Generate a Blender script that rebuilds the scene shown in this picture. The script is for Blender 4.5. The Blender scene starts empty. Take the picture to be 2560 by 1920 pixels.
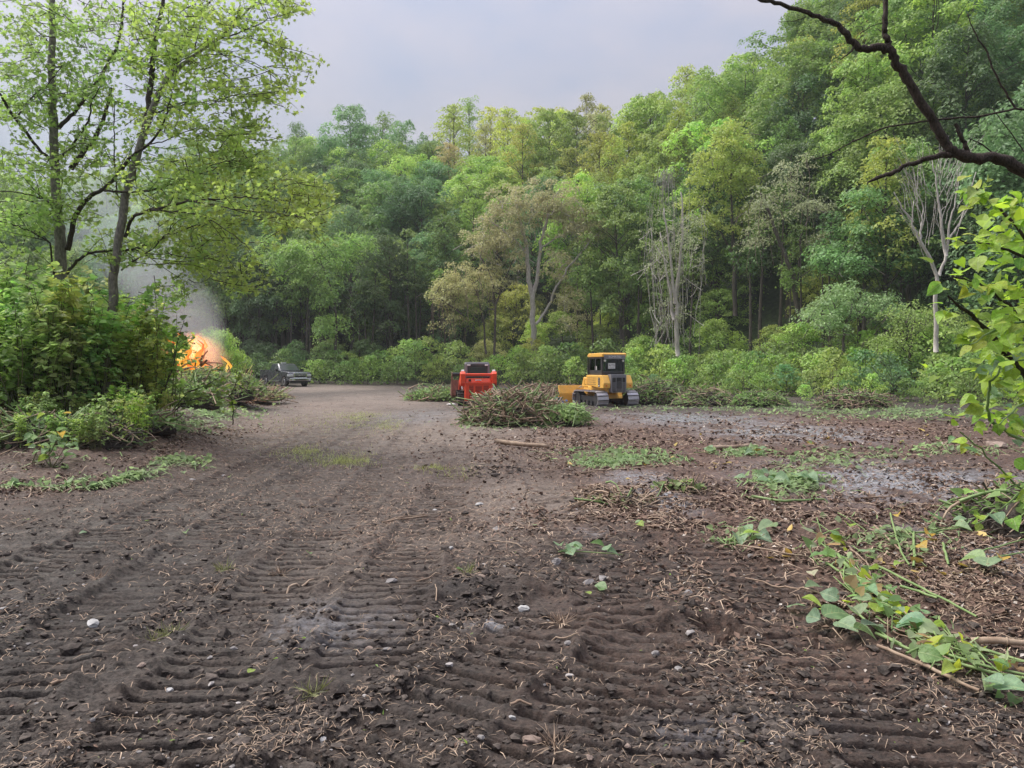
import bpy, bmesh, math, random
import numpy as np
from mathutils import Vector, Matrix
R = math.radians
sc = bpy.context.scene
# ------------------------------------------------------------------ camera
FPX, HORIZ, CAMZ = 1898.0, 918.0, 1.75          # focal length and horizon in 2560 px wide photo units
PITCH = math.atan((960 - HORIZ) / FPX)
cam_d = bpy.data.cameras.new("camera"); cam = bpy.data.objects.new("camera", cam_d)
sc.collection.objects.link(cam); sc.camera = cam
cam_d.sensor_width = 36; cam_d.lens = 36 * FPX / 2560
cam.location = (0, 0, CAMZ); cam.rotation_euler = (R(90) - PITCH, 0, 0)
TEXTS = {}
for _b, _s in (('KOMATSU', .155), ('A.T.S', .15), ('Kubota', .055), ('RAM', .16)):      # lettering, turned into meshes while the scene is still empty
    _c = bpy.data.curves.new('lettering', 'FONT'); _c.body = _b; _c.size = _s; _c.align_x = 'CENTER'; _c.align_y = 'CENTER'; _c.extrude = .002
    _o = bpy.data.objects.new('lettering', _c); sc.collection.objects.link(_o); TEXTS[_b] = bpy.data.meshes.new_from_object(_o.evaluated_get(bpy.context.evaluated_depsgraph_get())); bpy.data.objects.remove(_o)
cam_d.clip_start = 0.05; cam_d.clip_end = 2500
# ------------------------------------------------------------------ world and sun
SUN_EL, SUN_AZ = 57, -62        # degrees; azimuth clockwise from +Y (veiled sun on the left, slightly ahead)
wd = bpy.data.worlds.new("World"); sc.world = wd; wd.use_nodes = True
nt = wd.node_tree; nt.nodes.clear()
def N(nt, t, **k):
    n = nt.nodes.new(t)
    for a, b in k.items():
        if a.startswith('i_'): n.inputs[a[2:].replace('_', ' ')].default_value = b
        else: setattr(n, a, b)
    return n
out = N(nt, 'ShaderNodeOutputWorld'); bg1 = N(nt, 'ShaderNodeBackground'); bg2 = N(nt, 'ShaderNodeBackground')
sky = N(nt, 'ShaderNodeTexSky', sky_type='NISHITA', sun_disc=False, sun_elevation=R(SUN_EL), sun_rotation=R(SUN_AZ))
sky.dust_density = 3; sky.air_density = 1.5
bg1.inputs['Strength'].default_value = 0.012
nt.links.new(sky.outputs[0], bg1.inputs['Color'])
# overcast layer: lilac grey, twice as bright overhead as low down (an overcast sky), with soft uneven cloud
tc = N(nt, 'ShaderNodeTexCoord'); mp = N(nt, 'ShaderNodeMapping'); mp.inputs['Scale'].default_value = (1.6, 1.6, 3.2)
no = N(nt, 'ShaderNodeTexNoise'); no.inputs['Scale'].default_value = 1.7; no.inputs['Detail'].default_value = 5; no.inputs['Roughness'].default_value = .5
rmp = N(nt, 'ShaderNodeValToRGB'); e = rmp.color_ramp.elements
e[0].position = .42; e[0].color = (.50, .52, .66, 1); e[1].position = .60; e[1].color = (.68, .62, .68, 1)
sx = N(nt, 'ShaderNodeSeparateXYZ'); ml = N(nt, 'ShaderNodeMapRange'); ml.inputs[1].default_value = 0; ml.inputs[2].default_value = 1
ml.inputs[3].default_value = 0.045; ml.inputs[4].default_value = .52
nt.links.new(tc.outputs['Generated'], mp.inputs[0]); nt.links.new(mp.outputs[0], no.inputs['Vector'])
nt.links.new(no.outputs[0], rmp.inputs[0]); nt.links.new(rmp.outputs[0], bg2.inputs['Color'])
nt.links.new(tc.outputs['Generated'], sx.inputs[0]); nt.links.new(sx.outputs['Z'], ml.inputs[0]); nt.links.new(ml.outputs[0], bg2.inputs['Strength'])
ad = N(nt, 'ShaderNodeAddShader'); nt.links.new(bg1.outputs[0], ad.inputs[0]); nt.links.new(bg2.outputs[0], ad.inputs[1])
nt.links.new(ad.outputs[0], out.inputs['Surface'])
sl = bpy.data.lights.new("sun", 'SUN'); sl.energy = 1.5; sl.angle = R(45); sl.color = (1, .95, .88)
sun = bpy.data.objects.new("sun", sl); sc.collection.objects.link(sun)
sd = Vector((math.sin(R(SUN_AZ)) * math.cos(R(SUN_EL)), math.cos(R(SUN_AZ)) * math.cos(R(SUN_EL)), math.sin(R(SUN_EL))))
sun.rotation_euler = sd.to_track_quat('Z', 'Y').to_euler()
sc.view_settings.view_transform = 'Standard'; sc.view_settings.look = 'None'
sc.view_settings.exposure = 1.72; sc.view_settings.gamma = 1.0; sc.view_settings.use_curve_mapping = False
cy = sc.cycles; cy.max_bounces = 6; cy.diffuse_bounces = 4; cy.glossy_bounces = 2; cy.transmission_bounces = 4
cy.volume_bounces = 2; cy.transparent_max_bounces = 8; cy.caustics_reflective = False; cy.caustics_refractive = False
# ------------------------------------------------------------------ numpy noise
def _hash(ix, iy, s):
    h = (ix.astype(np.int64) * 374761393 + iy.astype(np.int64) * 668265263 + s * 1274126177) & 0xffffffff
    h = ((h ^ (h >> 13)) * 1274126177) & 0xffffffff
    return ((h ^ (h >> 16)) & 0xffff) / 65535.0
def vn(x, y, s=0):
    x = np.asarray(x, float); y = np.asarray(y, float)
    ix = np.floor(x); iy = np.floor(y); fx = x - ix; fy = y - iy
    fx = fx * fx * (3 - 2 * fx); fy = fy * fy * (3 - 2 * fy)
    a = _hash(ix, iy, s); b = _hash(ix + 1, iy, s); c = _hash(ix, iy + 1, s); d = _hash(ix + 1, iy + 1, s)
    return (a + (b - a) * fx) + ((c + (d - c) * fx) - (a + (b - a) * fx)) * fy
def fbm(x, y, s=0, o=4, g=.5):
    t = 0; a = 1; n = 0
    for k in range(o):
        t = t + a * vn(x * 2 ** k + 17 * k, y * 2 ** k - 9 * k, s + k); n += a; a *= g
    return t / n
def sst(a, b, x):
    t = np.clip((x - a) / (b - a), 0, 1); return t * t * (3 - 2 * t)
# ------------------------------------------------------------------ terrain height
EDGE_X = [-120, -60, -25, 0, 12, 20, 28, 36, 60, 120]
EDGE_Y = [84, 82, 79, 76, 68, 58, 50, 45, 42, 40]
RIDGE_X = [-120, -60, -36, 0, 12, 25, 42, 50, 62, 110]
RIDGE_H = [17, 17, 24, 27, 25, 24, 27, 35, 45, 52]
def edge_y(x): return np.interp(x, EDGE_X, EDGE_Y)
def H(x, y):
    x = np.asarray(x, float); y = np.asarray(y, float)
    z = .10 * (fbm(x * .12 + 3, y * .12, 5, 3) - .5) * sst(4, 14, y)
    z = z - .26 * np.exp(-(((x - 5.5) / 8) ** 2 + ((y - 39) / 10) ** 2))
    z = z + .14 * np.exp(-(((x + 19) / 12) ** 2 + ((y - 65) / 14) ** 2))
    # spoil bank along the left edge
    bx = -(.30 * y + .6)
    z = z + .45 * sst(0, 3, bx - x) * sst(9, 15, y) * (1 - sst(40, 60, y)) * (.6 + .8 * vn(x * .5, y * .5, 9))
    # right side rises gently under the weeds
    d = y - edge_y(x)
    z = z + .5 * sst(-12, 0, d)
    t = np.clip((d) / 50, 0, 1)
    prof = .55 * t + .45 * t * t * (3 - 2 * t)
    z = z + np.interp(x * 118 / np.maximum(y, 60), RIDGE_X, RIDGE_H) * prof + 1.2 * (fbm(x * .08, y * .08, 31, 3) - .5) * sst(0, 10, d)
    return z
def ray(u, v):
    d = Vector(((u - 1280) / FPX, 1.0, (960 - v) / FPX))
    c, s = math.cos(-PITCH), math.sin(-PITCH)
    return Vector((d.x, d.y * c - d.z * s, d.y * s + d.z * c))
def at(u, v, Y):
    d = ray(u, v); t = Y / d.y
    return Vector((d.x * t, Y, CAMZ + d.z * t))
_TS = 1.5 * 1.01 ** np.arange(500)
def G(u, v):                       # photo pixel -> point on the ground
    d = ray(u, v); f = CAMZ + d.z * _TS - H(d.x * _TS, d.y * _TS); k = max(1, int(np.argmax(f < 0)))
    t0, t1 = _TS[k - 1], _TS[k]; tt = np.linspace(t0, t1, 60); f = CAMZ + d.z * tt - H(d.x * tt, d.y * tt); t = tt[int(np.argmax(f < 0))]
    return Vector((d.x * t, d.y * t, CAMZ + d.z * t))
# ------------------------------------------------------------------ mesh helpers
def fast_mesh(name, V, faces, mats=(), midx=None, smooth=False, attrs=None):
    """faces: list of int arrays (n,3) or (n,4)"""
    V = np.asarray(V, np.float32); me = bpy.data.meshes.new(name)
    faces = [np.asarray(f, np.int32) for f in faces if len(f)]
    loops = np.concatenate([f.ravel() for f in faces]); cnt = np.concatenate([np.full(len(f), f.shape[1], np.int32) for f in faces])
    me.vertices.add(len(V)); me.vertices.foreach_set('co', V.ravel())
    me.loops.add(len(loops)); me.loops.foreach_set('vertex_index', loops)
    me.polygons.add(len(cnt)); me.polygons.foreach_set('loop_start', (np.cumsum(cnt) - cnt).astype(np.int32))
    try: me.polygons.foreach_set('loop_total', cnt)
    except Exception: pass
    for m in mats: me.materials.append(m)
    if midx is not None: me.polygons.foreach_set('material_index', np.asarray(midx, np.int32))
    me.polygons.foreach_set('use_smooth', np.full(len(cnt), bool(smooth)))
    for k, a in (attrs or {}).items():
        at_ = me.attributes.new(k, 'FLOAT', 'POINT'); at_.data.foreach_set('value', np.asarray(a, np.float32))
    me.update(calc_edges=True); me.validate() if False else None
    return me
class MB:
    """collects tubes, leaves and faces into one mesh"""
    def __init__(s): s.V = []; s.F = {3: [], 4: []}; s.n = 0; s.A = []; s.M = {3: [], 4: []}
    def add(s, V, F, a=None, m=0):
        V = np.asarray(V, float).reshape(-1, 3); F = np.asarray(F, int)
        s.V.append(V); s.F[F.shape[1]].append(F + s.n); s.M[F.shape[1]].append(np.full(len(F), m)); s.n += len(V)
        s.A.append(np.full(len(V), .5) if a is None else (np.full(len(V), a) if np.isscalar(a) else a))
    def tube(s, P, r, k=6, a=None, m=0, cap=True):
        P = np.asarray([tuple(p) for p in P], float); n = len(P)
        r = np.interp(np.linspace(0, 1, n), np.linspace(0, 1, len(r)), r) if not np.isscalar(r) else np.full(n, r)
        T = np.gradient(P, axis=0); T /= np.linalg.norm(T, axis=1)[:, None] + 1e-9
        ref = np.array([0, 0, 1.]) if abs(T[:, 2]).mean() < .8 else np.array([1., 0, 0])
        A = np.cross(T, ref); A /= np.linalg.norm(A, axis=1)[:, None] + 1e-9; B = np.cross(T, A)
        th = np.arange(k) * 2 * math.pi / k
        V = P[:, None] + r[:, None, None] * (A[:, None] * np.cos(th)[None, :, None] + B[:, None] * np.sin(th)[None, :, None])
        i = np.arange(n - 1)[:, None] * k; j = np.arange(k)[None]; j2 = (j + 1) % k
        F = np.stack([i + j, i + j2, i + k + j2, i + k + j], -1).reshape(-1, 4)
        s.add(V.reshape(-1, 3), F, a, m)
        if cap and k == 6:
            for b in (0, (n - 1) * k):
                s.F[4].append(np.array([[b, b + 1, b + 2, b + 3], [b, b + 3, b + 4, b + 5]]) + s.n - n * k); s.M[4].append(np.full(2, m))
    def cards(s, C, Nn, D, S, tpl, a=None, m=0):
        """C centres, Nn normals, D tip directions, S sizes; tpl = (verts Kx3 [across, along, up], faces)"""
        C = np.asarray(C, float); Nn = np.asarray(Nn, float); D = np.asarray(D, float); n = len(C)
        if n == 0: return
        S = np.broadcast_to(np.asarray(S, float), (n,))
        Nn = Nn / (np.linalg.norm(Nn, axis=1)[:, None] + 1e-9)
        D = D - Nn * (D * Nn).sum(1)[:, None]; D /= np.linalg.norm(D, axis=1)[:, None] + 1e-9
        X = np.cross(D, Nn); tv, tf = np.asarray(tpl[0], float), np.asarray(tpl[1], int); K = len(tv)
        V = C[:, None] + S[:, None, None] * (X[:, None] * tv[None, :, 0:1] + D[:, None] * tv[None, :, 1:2] + Nn[:, None] * tv[None, :, 2:3])
        F = (tf[None] + (np.arange(n) * K)[:, None, None]).reshape(-1, tf.shape[1])
        if a is None: a = rng.random(n)
        s.add(V.reshape(-1, 3), F, np.repeat(a, K), m)
    def mesh(s, name, mats, smooth=False):
        V = np.concatenate(s.V); fs = []; ms = []
        for k in (3, 4):
            if s.F[k]: fs.append(np.concatenate(s.F[k])); ms.append(np.concatenate(s.M[k]))
        return fast_mesh(name, V, fs, mats if isinstance(mats, (list, tuple)) else [mats], np.concatenate(ms), smooth, {'rnd': np.concatenate(s.A)})
rng = np.random.default_rng(7)
def rv(n): 
    v = rng.normal(size=(n, 3)); return v / np.linalg.norm(v, axis=1)[:, None]
# leaf outlines: across, along, up
T_SPRIG = ([(0, -.5, 0), (.30, -.05, .09), (0, .5, -.05), (-.30, -.05, .09)], [(0, 1, 2), (0, 2, 3)])
T_HEART = ([(0, 0, 0), (.36, -.10, .08), (.46, .22, .10), (.26, .62, .04), (0, .98, -.10), (-.26, .62, .04), (-.46, .22, .10), (-.36, -.10, .08), (0, .4, -.03)],
           [(0, 1, 8), (1, 2, 8), (2, 3, 8), (3, 4, 8), (4, 5, 8), (5, 6, 8), (6, 7, 8), (7, 0, 8)])
T_MAPLE = ([(0, 0, 0), (.22, .10, 0), (.52, .02, -.05), (.30, .30, .02), (.50, .62, -.06), (.18, .55, .02), (0, 1.0, -.08),
            (-.18, .55, .02), (-.50, .62, -.06), (-.30, .30, .02), (-.52, .02, -.05), (-.22, .10, 0), (0, .38, .03)],
           [(i, (i + 1) % 12, 12) for i in range(12)])
T_BLADE = ([(-.035, 0, 0), (.035, 0, 0), (.025, .5, .05), (-.025, .5, .05), (0, 1, .25)], [(0, 1, 2), (0, 2, 3), (3, 2, 4)])
T_LANCE = ([(0, 0, 0), (.16, .35, .05), (0, 1, -.12), (-.16, .35, .05)], [(0, 1, 2), (0, 2, 3)])
# ------------------------------------------------------------------ object helpers
def link(o): sc.collection.objects.link(o); return o
def mobj(name, me, parent=None, loc=(0, 0, 0), rot=(0, 0, 0), scale=None, kind=None, color=None):
    o = bpy.data.objects.new(name, me); link(o)
    if parent is not None: o.parent = parent
    o.location = loc; o.rotation_euler = rot
    if scale is not None: o.scale = scale if not np.isscalar(scale) else (scale,) * 3
    if kind: o['kind'] = kind
    if color: o.color = (*color, 1)
    return o
def empty(name, loc=(0, 0, 0), rz=0): 
    o = bpy.data.objects.new(name, None); link(o); o.location = loc; o.rotation_euler = (0, 0, rz); o.empty_display_size = .3; return o
def tag(o, label=None, cat=None, group=None, kind=None):
    if label: o['label'] = label
    if cat: o['category'] = cat
    if group: o['group'] = group
    if kind: o['kind'] = kind
    return o
# ------------------------------------------------------------------ materials
def newmat(name):
    m = bpy.data.materials.new(name); m.use_nodes = True; t = m.node_tree; t.nodes.clear()
    o = N(t, 'ShaderNodeOutputMaterial'); return m, t, o
def leaf_mat(name, col=None, trans=.35, rough=.5, var=.35, spec=.35, yellow=.0):
    m, t, o = newmat(name)
    a = N(t, 'ShaderNodeAttribute', attribute_name='rnd')
    if col is None:
        oi = N(t, 'ShaderNodeObjectInfo'); src = oi.outputs['Color']
    else:
        rgb = N(t, 'ShaderNodeRGB'); rgb.outputs[0].default_value = (*col, 1); src = rgb.outputs[0]
    geo = N(t, 'ShaderNodeTexCoord'); nz = N(t, 'ShaderNodeTexNoise'); nz.inputs['Scale'].default_value = .55; nz.inputs['Detail'].default_value = 3
    t.links.new(geo.outputs['Object'], nz.inputs['Vector'])
    hs = N(t, 'ShaderNodeHueSaturation')
    mr = N(t, 'ShaderNodeMapRange'); mr.inputs[3].default_value = 1 - var; mr.inputs[4].default_value = 1 + var
    t.links.new(a.outputs['Fac'], mr.inputs[0]); t.links.new(mr.outputs[0], hs.inputs['Value'])
    mh = N(t, 'ShaderNodeMapRange'); mh.inputs[1].default_value = .3; mh.inputs[2].default_value = .7; mh.inputs[3].default_value = .508 - yellow; mh.inputs[4].default_value = .475 - yellow
    t.links.new(nz.outputs[0], mh.inputs[0]); t.links.new(mh.outputs[0], hs.inputs['Hue'])
    t.links.new(src, hs.inputs['Color'])
    b = N(t, 'ShaderNodeBsdfPrincipled'); b.inputs['Roughness'].default_value = rough; b.inputs['Specular IOR Level'].default_value = spec
    tr = N(t, 'ShaderNodeBsdfTranslucent'); mx = N(t, 'ShaderNodeMixShader'); mx.inputs[0].default_value = trans
    h2 = N(t, 'ShaderNodeHueSaturation'); h2.inputs['Hue'].default_value = .495; h2.inputs['Saturation'].default_value = 1.1; h2.inputs['Value'].default_value = 1.6
    t.links.new(hs.outputs[0], b.inputs['Base Color']); t.links.new(hs.outputs[0], h2.inputs['Color']); t.links.new(h2.outputs[0], tr.inputs['Color'])
    t.links.new(b.outputs[0], mx.inputs[1]); t.links.new(tr.outputs[0], mx.inputs[2]); t.links.new(mx.outputs[0], o.inputs['Surface'])
    return m
def rough_mat(name, c1, c2, scale=8, rough=.8, bump=.4, stretch=(1, 1, 1), bscale=None, metal=0, spec=.3, dist=.02, useobj=False):
    m, t, o = newmat(name)
    tc = N(t, 'ShaderNodeTexCoord'); mp = N(t, 'ShaderNodeMapping'); mp.inputs['Scale'].default_value = stretch
    nz = N(t, 'ShaderNodeTexNoise'); nz.inputs['Scale'].default_value = scale; nz.inputs['Detail'].default_value = 6; nz.inputs['Roughness'].default_value = .62
    cr = N(t, 'ShaderNodeValToRGB'); cr.color_ramp.elements[0].position = .32; cr.color_ramp.elements[1].position = .68
    cr.color_ramp.elements[0].color = (*c1, 1); cr.color_ramp.elements[1].color = (*c2, 1)
    b = N(t, 'ShaderNodeBsdfPrincipled'); b.inputs['Roughness'].default_value = rough; b.inputs['Metallic'].default_value = metal
    b.inputs['Specular IOR Level'].default_value = spec
    bp = N(t, 'ShaderNodeBump'); bp.inputs['Strength'].default_value = bump; bp.inputs['Distance'].default_value = dist
    t.links.new(tc.outputs['Object'], mp.inputs[0]); t.links.new(mp.outputs[0], nz.inputs['Vector']); t.links.new(nz.outputs[0], cr.inputs[0])
    at_ = N(t, 'ShaderNodeAttribute', attribute_name='rnd'); mr = N(t, 'ShaderNodeMapRange'); mr.inputs[3].default_value = .6; mr.inputs[4].default_value = 1.4
    t.links.new(at_.outputs['Fac'], mr.inputs[0])
    hs = N(t, 'ShaderNodeHueSaturation'); t.links.new(cr.outputs[0], hs.inputs['Color'])
    if useobj: t.links.new(mr.outputs[0], hs.inputs['Value'])
    t.links.new(hs.outputs[0], b.inputs['Base Color'])
    t.links.new(nz.outputs[0], bp.inputs['Height']); t.links.new(bp.outputs[0], b.inputs['Normal']); t.links.new(b.outputs[0], o.inputs['Surface'])
    return m
M = {}
M['leaf'] = leaf_mat('forest_leaf')
M['leaf_near'] = leaf_mat('near_leaf', trans=.5, rough=.42, var=.3)
M['bark'] = rough_mat('bark', (.045, .036, .03), (.16, .135, .115), 3, stretch=(6, 6, 1), bump=.8, dist=.03)
M['bark_mid'] = rough_mat('bark_mid', (.10, .09, .08), (.30, .27, .24), 5, stretch=(5, 5, 2), bump=.8, dist=.02)
M['bark_dark'] = rough_mat('bark_dark', (.015, .011, .009), (.085, .06, .047), 14, stretch=(4, 4, 1.5), bump=1, dist=.02)
M['bark_pale'] = rough_mat('bark_pale', (.30, .27, .24), (.62, .58, .53), 3, stretch=(5, 5, 1), bump=.5)
M['cane'] = rough_mat('cane', (.05, .07, .025), (.19, .16, .08), 2.5, bump=.1)
M['stalk_green'] = rough_mat('green_stalk', (.13, .22, .07), (.27, .36, .15), 5, bump=.15, rough=.5)
M['stalk_tan'] = rough_mat('dry_stalk', (.20, .13, .09), (.45, .35, .26), 6, bump=.3, useobj=True)
M['litter'] = rough_mat('dead_leaf', (.07, .042, .032), (.21, .14, .105), 4, bump=.2, useobj=True)
M['vine'] = rough_mat('dry_vine', (.17, .13, .10), (.36, .29, .24), 2, bump=.2)

def big_leaf():
    """leaf with a pale midrib and side veins, faint blotches and a gloss"""
    m, t, o = newmat('big_leaf'); L = t.links.new; tc = N(t, 'ShaderNodeTexCoord'); sp = N(t, 'ShaderNodeSeparateXYZ'); L(tc.outputs['Object'], sp.inputs[0])
    def mth(op, a, b=None):
        x = N(t, 'ShaderNodeMath', operation=op)
        for k, q in enumerate((a, b)):
            if q is None: continue
            if isinstance(q, (int, float)): x.inputs[k].default_value = q
            else: L(q, x.inputs[k])
        return x.outputs[0]
    ax = mth('ABSOLUTE', sp.outputs['X']); ph = mth('FRACT', mth('MULTIPLY', mth('SUBTRACT', sp.outputs['Y'], mth('MULTIPLY', ax, .8)), 7.0))
    side = mth('LESS_THAN', mth('ABSOLUTE', mth('SUBTRACT', ph, .5)), .07); mid = mth('LESS_THAN', ax, .018); vein = mth('MAXIMUM', mth('MULTIPLY', side, .5), mid)
    nz = N(t, 'ShaderNodeTexNoise'); nz.inputs['Scale'].default_value = 4; nz.inputs['Detail'].default_value = 5; oi = N(t, 'ShaderNodeObjectInfo')
    hs = N(t, 'ShaderNodeHueSaturation'); ad = N(t, 'ShaderNodeVectorMath', operation='ADD'); L(tc.outputs['Object'], ad.inputs[0]); cm = N(t, 'ShaderNodeCombineXYZ'); L(mth('MULTIPLY', oi.outputs['Random'], 50.0), cm.inputs[0]); L(cm.outputs[0], ad.inputs[1]); L(ad.outputs[0], nz.inputs['Vector'])
    mr = N(t, 'ShaderNodeMapRange'); mr.inputs[1].default_value = .3; mr.inputs[2].default_value = .7; mr.inputs[3].default_value = .72; mr.inputs[4].default_value = 1.22; L(nz.outputs[0], mr.inputs[0]); L(mr.outputs[0], hs.inputs['Value']); L(oi.outputs['Color'], hs.inputs['Color'])
    mx = N(t, 'ShaderNodeMix', data_type='RGBA'); L(mth('MULTIPLY', vein, .45), mx.inputs[0]); L(hs.outputs[0], mx.inputs[6]); mx.inputs[7].default_value = (.50, .58, .28, 1)
    m2 = N(t, 'ShaderNodeMix', data_type='RGBA'); L(mth('MULTIPLY', mth('GREATER_THAN', nz.outputs[0], .66), .7), m2.inputs[0]); L(mx.outputs[2], m2.inputs[6]); m2.inputs[7].default_value = (.20, .12, .05, 1)
    b = N(t, 'ShaderNodeBsdfPrincipled'); b.inputs['Roughness'].default_value = .48; L(m2.outputs[2], b.inputs['Base Color']); tr = N(t, 'ShaderNodeBsdfTranslucent'); h2 = N(t, 'ShaderNodeHueSaturation'); h2.inputs['Value'].default_value = 1.4; L(m2.outputs[2], h2.inputs['Color']); L(h2.outputs[0], tr.inputs['Color'])
    bp = N(t, 'ShaderNodeBump'); bp.inputs['Strength'].default_value = .5; bp.inputs['Distance'].default_value = .02; L(mth('ADD', mth('MULTIPLY', vein, -1.0), nz.outputs[0]), bp.inputs['Height']); L(bp.outputs[0], b.inputs['Normal'])
    ms = N(t, 'ShaderNodeMixShader'); ms.inputs[0].default_value = .38; L(b.outputs[0], ms.inputs[1]); L(tr.outputs[0], ms.inputs[2]); L(ms.outputs[0], o.inputs['Surface']); return m
M['leaf_big'] = big_leaf()
# ------------------------------------------------------------------ ground
def seg_dist(x, y, P):
    """distance to a polyline, length along it and the direction there"""
    best = np.full(x.shape, 1e9); al = np.zeros(x.shape); off = np.zeros(x.shape); acc = 0
    for (ax, ay), (bx, by) in zip(P[:-1], P[1:]):
        dx, dy = bx - ax, by - ay; L = math.hypot(dx, dy)
        t = np.clip(((x - ax) * dx + (y - ay) * dy) / (L * L), 0, 1)
        px, py = x - ax - t * dx, y - ay - t * dy; d = np.hypot(px, py)
        w = d < best
        best = np.where(w, d, best); al = np.where(w, acc + t * L, al); off = np.where(w, (dx * (y - ay) - dy * (x - ax)) / L, off); acc += L
    return best, al, off
def smooth_path(P, n=14):
    P = np.array(P, float); t = np.linspace(0, 1, len(P)); s = np.linspace(0, 1, n)
    try:
        c = [np.polyfit(t, P[:, k], min(3, len(P) - 1)) for k in (0, 1)]
        return list(zip(np.polyval(c[0], s), np.polyval(c[1], s)))
    except Exception: return list(map(tuple, P))
TRACKS = [  # centre lines of the crawler tracks pressed into the mud, (x, y), width
    (smooth_path([(-2.6, 2), (-2.8, 5), (-3.3, 9), (-3.6, 15), (-4.5, 26)]), .62),
    (smooth_path([(-1.35, 1), (-1.75, 5), (-2.1, 9), (-2.3, 15), (-3.1, 26)]), .62),
    (smooth_path([(-4.2, 3.5), (-4.2, 7), (-4.5, 12), (-5.6, 22)]), .55),
    (smooth_path([(-.85, 4.4), (-.95, 8), (-1.0, 14), (-2.2, 26)]), .6),
    (smooth_path([(.55, 2.4), (.85, 4.2), (.55, 8), (.4, 14), (-.7, 24)]), .6),
    (smooth_path([(1.55, 1.8), (1.75, 3.2), (1.85, 4.8), (2.0, 8)]), .6),
    (smooth_path([(-2.6, 1.6), (-1.35, 2.6), (-.35, 3.9), (.25, 5.4)]), .58),
    (smooth_path([(-1.1, 1.7), (-.1, 2.9), (.55, 4.3), (1.3, 5.0)]), .5),
]
def micro(x, y):
    """relief of the churned soil in metres"""
    fade = 1.0 / (1 + (y / 30) ** 2)
    w1 = x + .05 * (vn(x * 3, y * 3, 40) - .5); w2 = y + .05 * (vn(x * 3, y * 3, 41) - .5)
    z = .045 * (fbm(x * 1.1, y * 1.1, 50, 3) - .5)
    clod = fbm(x * 7, y * 7, 60, 4, .6)
    z = z + .085 * (clod - .5) * (.3 + 1.2 * vn(x * .9, y * .9, 61)) + .034 * (fbm(x * 26, y * 26, 66, 2) - .5)
    z = z + .03 * np.maximum(0, vn(x * 11, y * 11, 77) - .72) / .28
    pressed = np.zeros(x.shape)
    for k, (P, w) in enumerate(TRACKS):
        d, al, off = seg_dist(w1, w2, P)
        inside = 1 - sst(w * .44, w * .56, d)
        wear = sst(.2, .5, vn(x * 1.3 + 9 * k, y * 1.3, 80 + k)) * .75 + .25
        ph = (al + .06 * (vn(x * 2.5, y * 2.5, 90 + k) - .5)) / (.165 if k < 6 else .19)
        f = ph - np.floor(ph)
        f = np.mod(f + .10 * (vn(x * 9, y * 9, 120 + k) - .5), 1.0); cle = sst(0, .09, f) * (1 - sst(.27, .40, f)) * sst(.12, .42, vn(off * 9 + k, np.floor(ph) * 1.7, 140 + k) + .12)
        amp = (.088 if k < 6 else .10) * (.6 + .8 * vn(np.floor(ph) * 3.1, off * 6, 97))
        z = z * (1 - .62 * inside) - inside * .020 + inside * wear * (-cle * amp + .010 * (f > .3))
        lip = np.exp(-((d - w * .58) / .06) ** 2); z = z + lip * .022 * (.4 + vn(x * 6, y * 6, 99))
        pressed = np.maximum(pressed, inside)
    # a fresh scraped hump in the middle distance and small ridges
    for (u, v, rx, ry, h) in ((1250, 1480, .75, .22, .09), (1230, 1185, 1.7, .35, .10), (1530, 1250, .9, .45, .14), (1680, 1215, .8, .5, .12), (1700, 1510, .5, .15, .05)):
        g = G(u, v); z = z + h * np.exp(-(((x - g.x) / rx) ** 2 + ((y - g.y) / ry) ** 2)) * (.4 + 1.2 * fbm(x * 6, y * 6, 33, 3))
    dx = -(.30 * y + 1.2) - x
    rough_l = sst(0, 2, dx) * sst(8, 12, y)
    z = z + rough_l * .16 * (fbm(x * 1.6, y * 1.6, 21, 4) - .4)
    rr = sst(.08, .2, x / y - .03) * sst(6, 12, y)
    z = z + rr * .07 * (fbm(x * 2.6, y * 2.6, 22, 4, .6) - .45)
    return z * (.5 + .5 * fade) , pressed
def blobs(x, y, L):
    m = np.zeros(x.shape)
    for (u, v, ru, rvv, s) in L:                # photo-placed patches, turned into places on the ground
        g = G(u, v); w = ru / FPX * g.y; dep = (G(u, v - rvv) - G(u, v + rvv)).length / 2
        m = np.maximum(m, s * np.exp(-(((x - g.x) / w) ** 2 + ((y - g.y) / dep) ** 2) ** 1.2))
    return m
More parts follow.
